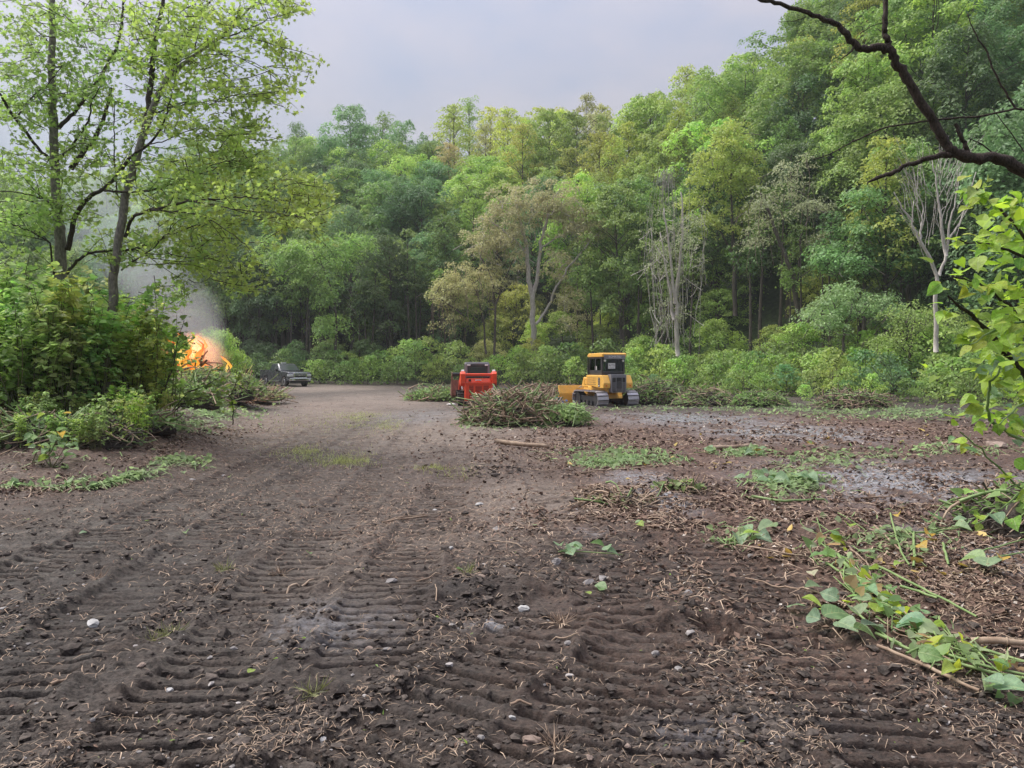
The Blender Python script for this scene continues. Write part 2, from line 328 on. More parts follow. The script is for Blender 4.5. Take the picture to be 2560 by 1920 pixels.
def build_ground():
    ny, nx = 1200, 450
    q = np.linspace(2.0 ** -.5, 88 ** -.5, ny); Y = q ** -2.0
    s = np.linspace(-1, 1, nx); X = s[None] * (.76 * Y[:, None] + .7); YY = np.repeat(Y[:, None], nx, 1)
    x, y = X.ravel(), YY.ravel(); mz, pressed = micro(x, y); z = H(x, y) + mz
    i = np.arange(ny - 1)[:, None] * nx; j = np.arange(nx - 1)[None]
    F = np.stack([i + j, i + j + 1, i + nx + j + 1, i + nx + j], -1).reshape(-1, 4)
    n1 = fbm(x * .8, y * .5, 3, 4); n2 = fbm(x * 2.2, y * 1.2, 4, 4); wob = .5 + 1.0 * n1
    tan = blobs(x, y, [(900, 1010, 260, 40, .9), (820, 970, 160, 12, 1), (1130, 1075, 240, 60, 1.0), (960, 1150, 200, 45, .55), (1300, 1240, 150, 60, 1.0), (900, 1330, 90, 110, .35), (1060, 1260, 330, 50, .2),
                      (1700, 1000, 250, 14, .3), (500, 1180, 300, 30, .2), (1250, 1500, 60, 20, .3), (700, 1100, 130, 60, .35), (1180, 1360, 260, 50, .35)])
    mul = blobs(x, y, [(1700, 1120, 520, 110, 1), (2200, 1080, 450, 60, 1), (2250, 1400, 480, 220, 1), (1350, 1110, 200, 60, .9), (250, 1100, 350, 60, .8), (1500, 1300, 240, 70, .7), (1750, 1350, 260, 120, .7), (450, 1050, 260, 50, .6)])
    gry = blobs(x, y, [(1720, 1045, 180, 14, .9), (1960, 1080, 190, 20, 1), (1650, 1250, 65, 30, 1.0), (2250, 1200, 330, 45, .8), (1600, 1200, 80, 20, .7), (2450, 1380, 130, 60, .6), (1200, 1560, 80, 12, .6),
                      (800, 1560, 200, 60, .25), (1800, 1830, 260, 40, .25), (1480, 1330, 40, 12, .5), (1050, 1040, 90, 16, .3)])
    drk = blobs(x, y, [(1180, 1490, 150, 40, 1), (1500, 1400, 300, 40, .7), (1000, 1700, 500, 130, .5), (250, 1500, 260, 150, .6), (1700, 1450, 300, 60, .6), (1560, 1350, 100, 30, .5), (2000, 1800, 400, 90, .8)])
    at_ = {'tan': np.clip(tan * wob * 1.1, 0, 1), 'mulch': np.clip(mul * (.6 + .8 * n2), 0, 1), 'grey': np.clip(gry * sst(.22, .52, n2) * 1.3, 0, 1), 'dark': np.clip(drk * wob, 0, 1), 'pressed': pressed, 'veg': sst(-7, -1, y - edge_y(x))}
    me = fast_mesh('muddy_ground', np.stack([x, y, z], 1), [F], [ground_mat()], None, True, at_)
    o = mobj('muddy_ground', me, kind='structure')
    # hillside and everything beyond: coarser sheet, sunk under the fine one where that lies
    xs = np.concatenate([np.linspace(-700, -130, 20), np.linspace(-125, 125, 150), np.linspace(130, 700, 20)])
    ys = np.concatenate([np.linspace(-200, -4, 20), np.linspace(-2, 150, 110), np.linspace(155, 1200, 30)])
    X, YY = np.meshgrid(xs, ys); nx = len(xs); x, y = X.ravel(), YY.ravel()
    inside = (np.abs(x) < .78 * y + 1.0) & (y > 1.5) & (y < 88)
    ins2 = (np.abs(x) < .78 * y + 1.0 - 3) & (y > 4) & (y < 84)
    z = H(x, y) - .05 - np.where(inside, .12, 0) - np.where(ins2, .35, 0)
    i = np.arange(len(ys) - 1)[:, None] * nx; j = np.arange(nx - 1)[None]
    F = np.stack([i + j, i + j + 1, i + nx + j + 1, i + nx + j], -1).reshape(-1, 4)
    mobj('hillside', fast_mesh('hillside', np.stack([x, y, z], 1), [F], [rough_mat('forest_floor', (.02, .03, .014), (.055, .085, .03), 1.6, bump=.6, dist=.2)], None, True), kind='structure')
def ground_mat():
    m, t, o = newmat('churned_mud'); L = t.links.new
    tc = N(t, 'ShaderNodeTexCoord')
    def noise(s, d=6, r=.6, st=(1, 1, 1)):
        mp = N(t, 'ShaderNodeMapping'); mp.inputs['Scale'].default_value = st; n = N(t, 'ShaderNodeTexNoise')
        n.inputs['Scale'].default_value = s; n.inputs['Detail'].default_value = d; n.inputs['Roughness'].default_value = r
        L(tc.outputs['Object'], mp.inputs[0]); L(mp.outputs[0], n.inputs['Vector']); return n.outputs[0]
    def ramp(f, a, b, c1, c2):
        r = N(t, 'ShaderNodeValToRGB'); r.color_ramp.elements[0].position = a; r.color_ramp.elements[1].position = b
        r.color_ramp.elements[0].color = (*c1, 1); r.color_ramp.elements[1].color = (*c2, 1); L(f, r.inputs[0]); return r.outputs[0]
    def mix(f, a, b):
        x = N(t, 'ShaderNodeMix', data_type='RGBA'); L(f, x.inputs[0]); L(a, x.inputs[6]); L(b, x.inputs[7]); return x.outputs[2]
    def attr(n): return N(t, 'ShaderNodeAttribute', attribute_name=n).outputs['Fac']
    def mth(op, a, b):
        x = N(t, 'ShaderNodeMath', operation=op)
        for k, q in enumerate((a, b)):
            if isinstance(q, (int, float)): x.inputs[k].default_value = q
            else: L(q, x.inputs[k])
        x.use_clamp = True
        return x.outputs[0]
    fine = noise(38, 5, .7); mid = noise(5, 6, .65); big = noise(.9, 5, .6)
    base = ramp(fine, .40, .62, (.010, .008, .007), (.080, .067, .058))
    brown = ramp(fine, .38, .64, (.020, .015, .0125), (.112, .086, .070))
    c = mix(ramp(mid, .42, .66, (0, 0, 0), (1, 1, 1)), base, brown)
    mulch = ramp(noise(24, 6, .75), .38, .64, (.030, .017, .013), (.22, .13, .095))
    c = mix(mth('MULTIPLY', attr('mulch'), .85), c, mulch)
    tan = ramp(fine, .25, .7, (.10, .078, .063), (.27, .22, .185))
    c = mix(mth('MULTIPLY', attr('tan'), mth('ADD', mid, .35)), c, tan)
    c = mix(mth('MULTIPLY', attr('dark'), .75), c, ramp(fine, .3, .8, (.009, .008, .008), (.050, .041, .037)))
    gr = ramp(noise(30, 4, .7), .32, .62, (.08, .075, .075), (.42, .43, .47))
    gf = mth('MULTIPLY', attr('grey'), ramp(noise(9, 5, .7), .36, .54, (0, 0, 0), (1, 1, 1)))
    c = mix(gf, c, gr)
    c = mix(attr('veg'), c, ramp(noise(3, 6, .7), .35, .65, (.020, .028, .012), (.06, .10, .03)))
    # pale specks of grit
    vo = N(t, 'ShaderNodeTexVoronoi'); vo.inputs['Scale'].default_value = 55; L(tc.outputs['Object'], vo.inputs['Vector'])
    sp = mth('MULTIPLY', ramp(vo.outputs['Distance'], .06, .14, (1, 1, 1), (0, 0, 0)), ramp(noise(3), .5, .7, (0, 0, 0), (1, 1, 1)))
    c = mix(mth('MULTIPLY', sp, .5), c, ramp(big, 0, 1, (.30, .28, .26), (.36, .33, .3)))
    b = N(t, 'ShaderNodeBsdfPrincipled'); L(c, b.inputs['Base Color'])
    rg = N(t, 'ShaderNodeMapRange'); rg.inputs[1].default_value = .35; rg.inputs[2].default_value = .65; rg.inputs[3].default_value = .55; rg.inputs[4].default_value = .95
    L(noise(2.2, 5), rg.inputs[0]); wet = mth('MULTIPLY', attr('grey'), .55); L(mth('SUBTRACT', rg.outputs[0], wet), b.inputs['Roughness']); b.inputs['Specular IOR Level'].default_value = .35
    bp = N(t, 'ShaderNodeBump'); bp.inputs['Strength'].default_value = 1.0; bp.inputs['Distance'].default_value = .03
    bh = mth('ADD', mth('MULTIPLY', noise(60, 6, .75), .5), mth('MULTIPLY', noise(16, 6, .7), .5)); L(bh, bp.inputs['Height'])
    L(bp.outputs[0], b.inputs['Normal']); L(b.outputs[0], o.inputs['Surface'])
    return m
build_ground()
# ------------------------------------------------------------------ forest trees
def bent(p0, p1, n=6, bend=.12, droop=0):
    p0 = np.array(p0, float); p1 = np.array(p1, float); t = np.linspace(0, 1, n)[:, None]; L = np.linalg.norm(p1 - p0)
    o = rng.normal(size=3) * bend * L
    P = p0 + (p1 - p0) * t + np.sin(t * math.pi) * o; P[:, 2] += droop * np.sin(t[:, 0] * math.pi) * L; return P
def clump(mb, c, r, n, size, tilt=.55, dome=.5, tpl=T_SPRIG, val=None, out=None):
    """a spray of leaves: a shallow uneven dome, drooping at its rim"""
    rho = np.sqrt(rng.random(n)) * r; ph = rng.random(n) * 2 * math.pi
    nz = 1 + .25 * np.sin(ph * 3 + rng.random() * 6) + .15 * np.sin(ph * 5 + rng.random() * 6); rho = rho * nz
    x = rho * np.cos(ph); y = rho * np.sin(ph); z = -dome * rho ** 2 / r + rng.normal(size=n) * r * .16
    C = np.stack([x, y, z], 1) + c
    Nn = np.stack([x / r * .9, y / r * .9, np.full(n, 1.0)], 1) + rng.normal(size=(n, 3)) * tilt
    if out is not None: Nn = Nn + out * .5
    D = np.stack([x, y, -.4 * rho], 1) + rng.normal(size=(n, 3)) * r * .6
    a = np.clip((.5 if val is None else val) + rng.normal(size=n) * .22, 0, 1)
    mb.cards(C, Nn, D, size * (.7 + .6 * rng.random(n)), tpl, a)
def make_tree(Ht, Rc, base, nclump, nleaf, size, shape='round', wood='bark', lr=(.75, 1.35), dome=.5, tilt=.55, tr=.2, hollow=.42, tpl=T_SPRIG):
    """returns (wood mesh, crown mesh) of a tree Ht tall with a crown of radius Rc from height base"""
    w = MB(); lf = MB()
    lean = rng.normal(size=2) * .03 * Ht
    tp = np.array([[lean[0] * t + .12 * math.sin(3 * t + 1), lean[1] * t + .12 * math.cos(4 * t), Ht * .93 * t] for t in np.linspace(0, 1, 9)]); tp[0, 2] = -.6
    w.tube(tp, [tr * 1.25, tr, tr * .75, tr * .4, .03], 7)
    lob = rng.random(6) * 6.28
    for k in range(nclump):
        ph = rng.random() * 6.283; u = rng.random() ** .8
        h = base + (Ht - base) * (u if shape != 'dome' else u ** .7)
        tt = (h - base) / (Ht - base)
        if shape == 'round': env = math.sqrt(max(0, 1 - (abs(tt - .42) / .6) ** 2.4))
        elif shape == 'tall': env = (.55 + .45 * math.sin(tt * 3.0)) * (1 - .55 * tt)
        else: env = math.sqrt(max(0, 1 - tt ** 2.2)) * (.75 + .25 * min(1, tt * 5))
        env *= 1 + .22 * math.sin(ph * 2 + lob[0]) + .16 * math.sin(ph * 3 + lob[1] + tt * 4) + .12 * math.sin(tt * 9 + lob[2] + ph)
        rr = Rc * env * (rng.random() ** hollow)
        ax = np.array([np.interp(h, tp[:, 2], tp[:, 0]), np.interp(h, tp[:, 2], tp[:, 1])])
        c = np.array([ax[0] + rr * math.cos(ph), ax[1] + rr * math.sin(ph), h])
        r = rng.uniform(*lr) * (1 - .25 * tt)
        out = np.array([math.cos(ph), math.sin(ph), .2]) * (rr / Rc)
        clump(lf, c, r, int(nleaf * (r / 1.0) ** 1.6), size, tilt, dome, tpl, val=rng.uniform(.3, .7), out=out)
        if k % 3 == 0 and rr > .3:
            hb = max(base * .75, h - rr * rng.uniform(.5, 1.1)); p0 = (np.interp(hb, tp[:, 2], tp[:, 0]), np.interp(hb, tp[:, 2], tp[:, 1]), hb)
            w.tube(bent(p0, c, 5, .06), [tr * .33 * (1 - .5 * tt), .02], 5, cap=False)
    return w.mesh('trunk', M[wood], True), lf.mesh('crown', M['leaf'])
VAR = {}
VAR['broad'] = [make_tree(rng.uniform(14, 17), rng.uniform(4.0, 5.0), rng.uniform(4, 6), 120, 95, .30, 'round') for _ in range(6)]
VAR['broad'] += [make_tree(rng.uniform(14, 17), rng.uniform(3.6, 4.6), 4.5, 60, 150, .28, 'round', lr=(1.2, 2.1), dome=.9, tilt=.7, hollow=.3) for _ in range(2)] + [make_tree(rng.uniform(15, 18), rng.uniform(3.2, 4.0), 5, 170, 70, .20, 'tall', lr=(.5, 1.0), tilt=.9, hollow=.6) for _ in range(2)]
VAR['pole'] = [make_tree(rng.uniform(10, 13), 1.6, 7.5, 26, 60, .24, 'tall', lr=(.5, .8), tilt=.8, tr=.12) for _ in range(3)]
VAR['dark'] = [make_tree(rng.uniform(15, 17), rng.uniform(3.8, 4.4), 4.5, 105, 110, .27, 'round', lr=(.9, 1.5), dome=.65, tilt=.35) for _ in range(3)]
VAR['airy'] = [make_tree(rng.uniform(15, 18), rng.uniform(3.2, 4.0), 6, 120, 60, .25, 'tall', lr=(.6, 1.1), tilt=.8) for _ in range(3)]
VAR['shrub'] = [make_tree(rng.uniform(3.6, 4.4), rng.uniform(2.0, 2.5), .2, 60, 85, .19, 'dome', lr=(.45, .85), tr=.05) for _ in range(4)]
VAR['weed'] = [make_tree(rng.uniform(2.4, 3.0), rng.uniform(1.3, 1.7), .1, 34, 75, .15, 'dome', lr=(.35, .62), tr=.03, tpl=T_HEART, tilt=.7) for _ in range(3)]
VAR['under'] = [make_tree(rng.uniform(6, 8), rng.uniform(2.8, 3.4), 1.0, 75, 85, .24, 'dome', lr=(.6, 1.1), tr=.09) for _ in range(4)]
COL = {'dark': (.115, .205, .075), 'mid': (.21, .33, .10), 'bluish': (.165, .29, .125), 'bright': (.31, .45, .125), 'lime': (.43, .50, .14), 'olive': (.38, .40, .19), 'brown': (.38, .36, .21)}
def put_tree(kind, x, y, s, col, label, group, cat='tree', name=None, sz=None, rot=None, zoff=0):
    w, c = random.choice(VAR[kind]) if isinstance(VAR[kind], list) else VAR[kind]
    e = empty(name or ('tree' if kind not in ('shrub', 'weed') else 'bush'), (x, y, float(H(x, y)) - .1 + zoff), random.random() * 6.28 if rot is None else rot)
    e.scale = (s * random.uniform(.85, 1.15), s * random.uniform(.85, 1.15), s * (sz or random.uniform(.88, 1.14)))
    mobj('trunk' if kind not in ('shrub', 'weed') else 'stem', w, e)
    k = random.uniform(.78, 1.22); cc = tuple(v * k * random.uniform(.93, 1.07) for v in col)
    mobj('crown' if kind not in ('shrub', 'weed') else 'foliage', c, e, color=cc)
    return tag(e, label, cat, group)
CW = {'dark': 'dark green', 'mid': 'mid green', 'bluish': 'blue green', 'bright': 'bright green', 'lime': 'yellow green', 'olive': 'olive green', 'brown': 'brownish'}
def landmark(x, y):
    u = 1280 + FPX * x / y
    for lim, s in ((200, 'beyond the left thicket'), (380, 'behind the near maple'), (560, 'above the bonfire'), (720, 'above the pickup'), (860, 'right of the pickup'), (1000, 'left of the red loader'),
                   (1130, 'near the red loader'), (1270, 'above the red loader'), (1380, 'above the brush pile'), (1480, 'left of the bulldozer'), (1620, 'above the bulldozer'), (1760, 'right of the bulldozer'),
                   (1900, 'above the rootball'), (2050, 'above the weed bank'), (2200, 'left of the white snag'), (2360, 'above the white snag')):
        if u < lim: return s
    return 'behind the overhanging bush'
def zone(d): return 'at the foot' if d < 10 else 'low on the slope' if d < 20 else 'halfway up' if d < 32 else 'high on the slope' if d < 45 else 'on the ridge' 
def hill_col(x, y, d):
    """leaf colour of the stand at this place, after the photograph"""
    u = 1280 + FPX * x / y; r = random.random()
    if u < 620: return random.choice(['mid', 'bluish', 'bright', 'mid'])
    if u < 1100:
        if d > 34: return random.choice(['mid', 'bluish', 'bright', 'bluish'])
        return random.choice(['dark', 'mid', 'bluish', 'mid', 'bright'])
    if u < 1560:
        if d > 22: return random.choice(['lime', 'lime', 'bright', 'olive', 'bright'])
        return random.choice(['mid', 'bright', 'dark', 'bluish'])
    if u < 1950:
        if d > 24: return random.choice(['bright', 'mid', 'bright', 'lime'])
        return random.choice(['dark', 'mid', 'bright'])
    return random.choice(['mid', 'bright', 'dark', 'bluish', 'bright', 'mid', 'lime'])
random.seed(11)
cnt = 0
for row in range(11):
    d = 3 + row * 4.9
    yy0 = 80 + d; half = 78 if row else 60
    x = -86.0
    while x < 92:
        x += random.uniform(4.6, 6.4)
        xx = x + random.uniform(-.8, .8); y = float(edge_y(xx)) + d + random.uniform(-1.7, 1.7)
        if abs(xx) > .74 * y + 5: continue
        u = 1280 + FPX * xx / y
        if d < 9 and (1150 < u < 1500 or 1620 < u < 2080): continue      # room for the hand-placed front trees
        ck = hill_col(xx, y, d)
        kind = 'dark' if ck == 'dark' else ('airy' if ck in ('lime', 'olive') else 'broad')
        if ck == 'bluish' and random.random() < .4: kind = 'dark'
        put_tree(kind, xx, y, random.uniform(.85, 1.12), COL[ck], f"{CW[ck]} leafy tree {zone(d)} {landmark(xx, y)}", f"{CW[ck]} trees {zone(d)} {landmark(xx, y)}")
        cnt += 1
for k in range(70):      # thin straight poles standing in the dark front of the wood
    u = random.choice([random.uniform(480, 1130), random.uniform(480, 1130), random.uniform(1400, 2300)]); y = 80.0
    for _ in range(6): x = (u - 1280) / FPX * y; y = float(edge_y(x)) + (k % 5) * 1.3 + .6
    put_tree('pole', x, y, random.uniform(.8, 1.15), COL[random.choice(['dark', 'mid', 'mid'])], f"slim bare-stemmed young tree {landmark(x, y)}", f"slim young trees {landmark(x, y)}")
# ------------------------------------------------------------------ hand-placed trees at the front of the wood
def poly(pts, Y, lat=0):
    """photo pixel polyline at depth Y (or [Y0, Y1]) -> 3D points"""
    n = len(pts); Ys = np.linspace(Y[0], Y[1], n) if isinstance(Y, (list, tuple)) else np.full(n, Y)
    return [at(u, v, y) for (u, v), y in zip(pts, Ys)]
def refine(P, k=3, jit=.0):
    P = np.asarray([tuple(p) for p in P], float); n = len(P)
    t = np.linspace(0, n - 1, (n - 1) * k + 1); Q = np.stack([np.interp(t, range(n), P[:, c]) for c in range(3)], 1)
    if len(Q) > 4: Q[1:-1] = (Q[:-2] + 2 * Q[1:-1] + Q[2:]) / 4
    if jit: Q[1:-1] += rng.normal(size=Q[1:-1].shape) * jit
    return Q
def special(name, base, Y, wood, limbs, blobsL, col, label, size=.24, tilt=.8, nper=70, r=(.5, 1.0), droop=0, hang=0, leafm='leaf', crown='crown', tpl=T_SPRIG, dome=.5, cat='tree', depth=2.5, group=None):
    """a tree with traced limbs: limbs [(pixels, depth, radii)], blobs [(u, v, ru, rv, n)] of foliage in the photo's pixels, given real depth"""
    o = at(base[0], base[1], Y); o.z = float(H(o.x, o.y)) - .1; e = empty(name, o); ov = np.array(o)
    w = MB()
    for (pts, YY, rr) in limbs:
        P = refine(poly(pts, YY), 4, .012 * Y / 18); w.tube(P - ov, rr, 6 if max(np.atleast_1d(rr)) > .03 else 5, m=0)
    lf = MB()
    for (u, v, ru, rvv, n) in blobsL:
        for _ in range(n):
            q = rv(1)[0] * rng.random() ** .4
            c = np.array(at(u + ru * q[0], v + rvv * q[2], Y + depth * q[1])); rr = rng.uniform(*r)
            clump(lf, c - ov, rr, int(nper * rr ** 1.4 + 6), size, tilt, dome, tpl, rng.uniform(.3, .7))
            if rng.random() < .5:
                w.tube(bent(c - ov + rng.normal(size=3) * rr * .3, c - ov + np.array([rng.normal() * rr, rng.normal() * rr, -rr * 1.4]), 4, .1), [.012, .03], 4, cap=False)
            if hang and rng.random() < hang:
                L = rng.uniform(1.5, 4); w.tube(bent(c - ov, c - ov + np.array([rng.normal() * .3, rng.normal() * .3, -L]), 5, .08), [.018, .012], 4, m=1, cap=False)
    mobj('trunk', w.mesh('trunk', [M[wood], M['vine']], True), e)
    if lf.n: mobj(crown, lf.mesh('crown', M[leafm]), e, color=col)
    return tag(e, label, cat, group)
Yb = 74
special('tree', (1335, 884), Yb, 'bark_pale', [
    ([(1335, 900), (1333, 800), (1330, 740), (1320, 690), (1318, 620), (1300, 560), (1290, 500)], Yb, [.34, .27, .2, .1]),
    ([(1331, 745), (1345, 690), (1350, 620), (1365, 560), (1380, 500), (1400, 470)], Yb, [.24, .16, .07]),
    ([(1340, 810), (1370, 770), (1385, 730), (1420, 670), (1470, 610), (1510, 570)], Yb - 1, [.16, .1, .05]),
    ([(1318, 640), (1290, 600), (1240, 560), (1200, 545)], Yb, [.12, .04]), ([(1350, 620), (1400, 590), (1450, 560), (1500, 590)], Yb, [.1, .04])],
    [(1340, 500, 125, 60, 90), (1250, 570, 95, 70, 60), (1420, 560, 80, 55, 40), (1490, 575, 60, 35, 20), (1215, 640, 50, 70, 22), (1430, 760, 60, 60, 24), (1400, 660, 40, 70, 14), (1290, 660, 50, 60, 12)], (.42, .42, .23),
    'tall brownish vine-hung tree with pale forked trunk behind the brush pile', size=.22, nper=85, r=(.5, 1.0), hang=.35)
special('tree', (1170, 880), Yb - 1, 'bark', [([(1235, 890), (1238, 760), (1230, 690), (1200, 640)], Yb - 1, [.14, .1, .04]), ([(1215, 885), (1205, 780), (1190, 720)], Yb - 1, [.12, .05]), ([(1240, 760), (1262, 690), (1290, 640)], Yb, [.1, .04]),
    ([(1070, 745), (1110, 750), (1160, 790)], Yb - 2, [.05, .1])],
    [(1170, 700, 85, 60, 70), (1110, 730, 50, 45, 30), (1230, 690, 50, 40, 14), (1140, 790, 60, 45, 18)], (.42, .43, .21), 'low spreading brownish tree tangled in vines left of the forked tree', size=.2, nper=85, r=(.5, .9), hang=.6)
# vine-draped dead snag
sn = []
for k in range(30):
    u0 = rng.uniform(1615, 1765); v0 = rng.uniform(470, 640); sn.append(([(u0, v0), (u0 + rng.normal() * 8, v0 + rng.uniform(60, 140)), (u0 + rng.normal() * 12 + (1690 - u0) * .3, v0 + rng.uniform(160, 330))], Yb - 14 + rng.normal() * 1.0, [.012, .018]))
for k in range(16):
    u0 = rng.uniform(1640, 1690); sn.append(([(1668 + rng.normal() * 8, 470), (u0, rng.uniform(395, 430)), (u0 + (u0 - 1668) * .8, 470 + rng.uniform(20, 80))], Yb - 14, [.012, .012]))
for k in range(12):
    u0 = rng.uniform(1635, 1700); sn.append(([(u0, 690 + rng.uniform(-40, 60)), (u0 + rng.normal() * 12, 780), (u0 + rng.normal() * 40 - 12, 868)], Yb - 14, [.012, .018]))
special('dead_tree', (1693, 880), Yb - 14, 'bark_pale', [
    ([(1695, 890), (1692, 800), (1690, 730), (1700, 660), (1708, 560), (1702, 480)], Yb - 14, [.2, .16, .1, .05]),
    ([(1688, 760), (1680, 690), (1672, 600), (1660, 520)], Yb - 14, [.14, .1, .05]), ([(1684, 800), (1672, 700), (1650, 580)], Yb - 14, [.12, .05])] + sn,
    [(1690, 560, 70, 80, 30), (1650, 620, 50, 80, 20), (1730, 620, 40, 100, 18), (1670, 790, 60, 50, 14)], (.36, .41, .25),
    'grey dead snag draped with hanging dry vines, right of the bulldozer', size=.16, nper=34, r=(.5, .9))
special('tree', (2002, 866), 58, 'bark', [
    ([(2004, 885), (2003, 800), (1990, 755), (1985, 690), (1965, 640), (1940, 590), (1920, 520)], 58, [.24, .2, .15, .08]),
    ([(1990, 720), (2000, 650), (2003, 580), (2025, 540)], 58, [.09, .05]), ([(1965, 640), (1930, 560), (1900, 480)], 58, [.1, .04])],
    [(1930, 500, 70, 60, 26), (2020, 520, 60, 40, 20), (1985, 430, 60, 50, 16), (1900, 580, 50, 50, 12), (2040, 600, 40, 30, 8)], (.33, .37, .22),
    'thin greyish tree with crooked bare trunk above the right weed bank', size=.19, nper=54, r=(.5, .9), hang=.2)
special('tree', (1838, 760), 66, 'bark', [([(1838, 790), (1838, 700), (1832, 600), (1828, 480), (1830, 380)], 66, [.22, .18, .1, .04]), ([(1834, 640), (1790, 560), (1760, 500)], 66, [.08, .03]), ([(1832, 560), (1880, 500), (1910, 440)], 66, [.08, .03])],
    [(1830, 345, 55, 45, 26), (1790, 420, 70, 60, 34), (1870, 430, 70, 60, 30), (1760, 520, 60, 60, 22), (1860, 540, 50, 40, 12)], (.36, .46, .13),
    'bright yellow-green tree right of the vine-draped snag, halfway up', size=.25, nper=85, r=(.6, 1.1))
# bare white trees on the right
dl = [([(2340, 880), (2338, 760), (2345, 690), (2300, 600), (2280, 560), (2285, 500)], 43, [.13, .11, .09, .05, .02]),
      ([(2348, 690), (2366, 640), (2372, 560), (2390, 500), (2400, 430)], 43, [.09, .07, .04, .015]), ([(2366, 640), (2352, 560), (2345, 480), (2330, 400)], 43, [.1, .06, .02]),
      ([(2300, 600), (2302, 560), (2310, 520), (2290, 470), (2285, 430)], 43, [.07, .03, .015]), ([(2282, 555), (2255, 520), (2235, 480)], 43, [.06, .02]),
      ([(2372, 600), (2400, 560), (2420, 500), (2440, 430)], 43, [.06, .02])]
for k in range(60):
    u0 = rng.uniform(2210, 2470); v0 = rng.uniform(330, 520); u1 = np.interp(u0, [2210, 2470], [2270, 2400]); dl.append(([(u1 + rng.normal() * 10, v0 + rng.uniform(60, 130)), ((u0 + u1) / 2, v0 + 40), (u0, v0)], 43 + rng.normal() * 1.0, [.018, .007]))
special('dead_tree', (2342, 880), 43, 'bark_pale', dl, [], (.2, .2, .1), 'bare white forked tree with many thin twigs near the overhanging bush')
# right-hand mid trees with layered crowns
special('tree', (2150, 860), 54, 'bark', [([(2160, 880), (2165, 740), (2150, 600), (2160, 500)], 54, [.16, .1, .04])],
    [(2190, 560, 110, 45, 40), (2120, 640, 90, 50, 34), (2240, 650, 70, 50, 26), (2180, 490, 60, 30, 14)], (.20, .36, .14), 'broad layered blue green tree just left of the white snag', size=.24, nper=85, r=(.7, 1.2), dome=.3, tilt=.35)
special('tree', (2110, 880), 50, 'bark', [([(2105, 885), (2110, 820), (2130, 760)], 50, [.1, .05])],
    [(2130, 745, 95, 45, 40), (2060, 790, 60, 45, 24), (2210, 770, 60, 40, 20)], (.26, .40, .18), 'rounded pale green low tree behind the weed bank', size=.2, nper=90, r=(.5, .95), tilt=.4)
special('tree', (2280, 880), 47, 'bark', [([(2275, 900), (2280, 830), (2290, 780)], 47, [.08, .03])],
    [(2280, 790, 75, 40, 30), (2240, 850, 80, 35, 30), (2360, 830, 80, 50, 34), (2440, 800, 60, 60, 20)], (.28, .40, .13), 'yellowish feathery bush tree at the right end of the weed bank', size=.16, nper=90, r=(.5, .9), tilt=.4)
special('tree', (820, 900), 72, 'bark', [([(838, 905), (842, 820), (835, 740), (800, 650)], 72, [.14, .1, .04])],
    [(800, 640, 110, 60, 56), (880, 600, 50, 40, 16), (820, 720, 40, 40, 12), (830, 800, 45, 40, 16), (700, 640, 70, 60, 24)], (.26, .42, .13), 'bright green drooping tree between the pickup and dark trees', size=.25, nper=90, r=(.7, 1.15), dome=.8, tilt=.4)
# ------------------------------------------------------------------ understory and shrubs
random.seed(5)
def drop(kind, x, y, s, ck, what, name, sz=None, cat='bush'):
    return put_tree(kind, x, y, s, COL[ck], f"{CW[ck]} {what} {landmark(x, y)}", f"{CW[ck]} {what} {landmark(x, y)}", cat, name, sz)
for row, (d, step, smin, smax) in enumerate([(-1.5, 4.2, .5, .75), (3.5, 4.6, .6, .95), (9, 5.4, .7, 1.05), (14, 5, .7, 1.05), (20, 6, .7, 1.05), (27, 8, .8, 1.1)]):
    x = -60.
    while x < 62:
        x += random.uniform(.75, 1.25) * step; y = float(edge_y(x)) + d + random.uniform(-1.2, 1.2)
        if abs(x) > .73 * y: continue
        u = 1280 + FPX * x / y
        if u < 1120 and row in (0, 1, 2) and random.random() < .5: continue      # dark open wood floor there
        drop('under', x, y, random.uniform(smin, smax), hill_col(x, y, 5 if u < 1200 else 30) if random.random() < .8 else 'bright', 'understory shrub', 'shrub', cat='shrub')
for row, (d, sa) in enumerate([(-2.6, .72), (-4.6, .74), (-6.6, .7), (-8.2, .5)]):
    x = -58.
    while x < 60:
        x += random.uniform(1.9, 3.2); y = float(edge_y(x)) + d + random.uniform(-1.1, 1.1)
        if abs(x) > .72 * y: continue
        u = 1280 + FPX * x / y
        if u < 560 and row: continue
        ck = random.choice(['mid', 'bright', 'bright', 'mid']) if u > 760 else random.choice(['dark', 'mid'])
        drop('weed' if row >= 1 else 'shrub', x, y, (1.5 if row >= 1 else 1) * sa * random.uniform(.6, 1.35), ck, 'knotweed clump', 'bush', sz=1.05)
# nearer weed bank on the right, stepping down to the cleared ground
x = 8.
while x < 31:
    x += random.uniform(1.1, 1.6)
    yb = np.interp(x, [8, 12, 18, 24, 30], [60, 48, 38, 32, 28])
    for dd, s in ((0, .26), (1.6, .36), (3.6, .5), (6.5, .62), (10, .7), (13.5, .72)):
        y = float(yb + dd + random.uniform(-.8, .8))
        if y > edge_y(x) - 7 or random.random() < .12: continue
        drop('weed', x + random.uniform(-.6, .6), y, s * random.uniform(1.1, 1.8), random.choice(['mid', 'mid', 'bright', 'bluish', 'bright']), 'weed clump', 'bush')
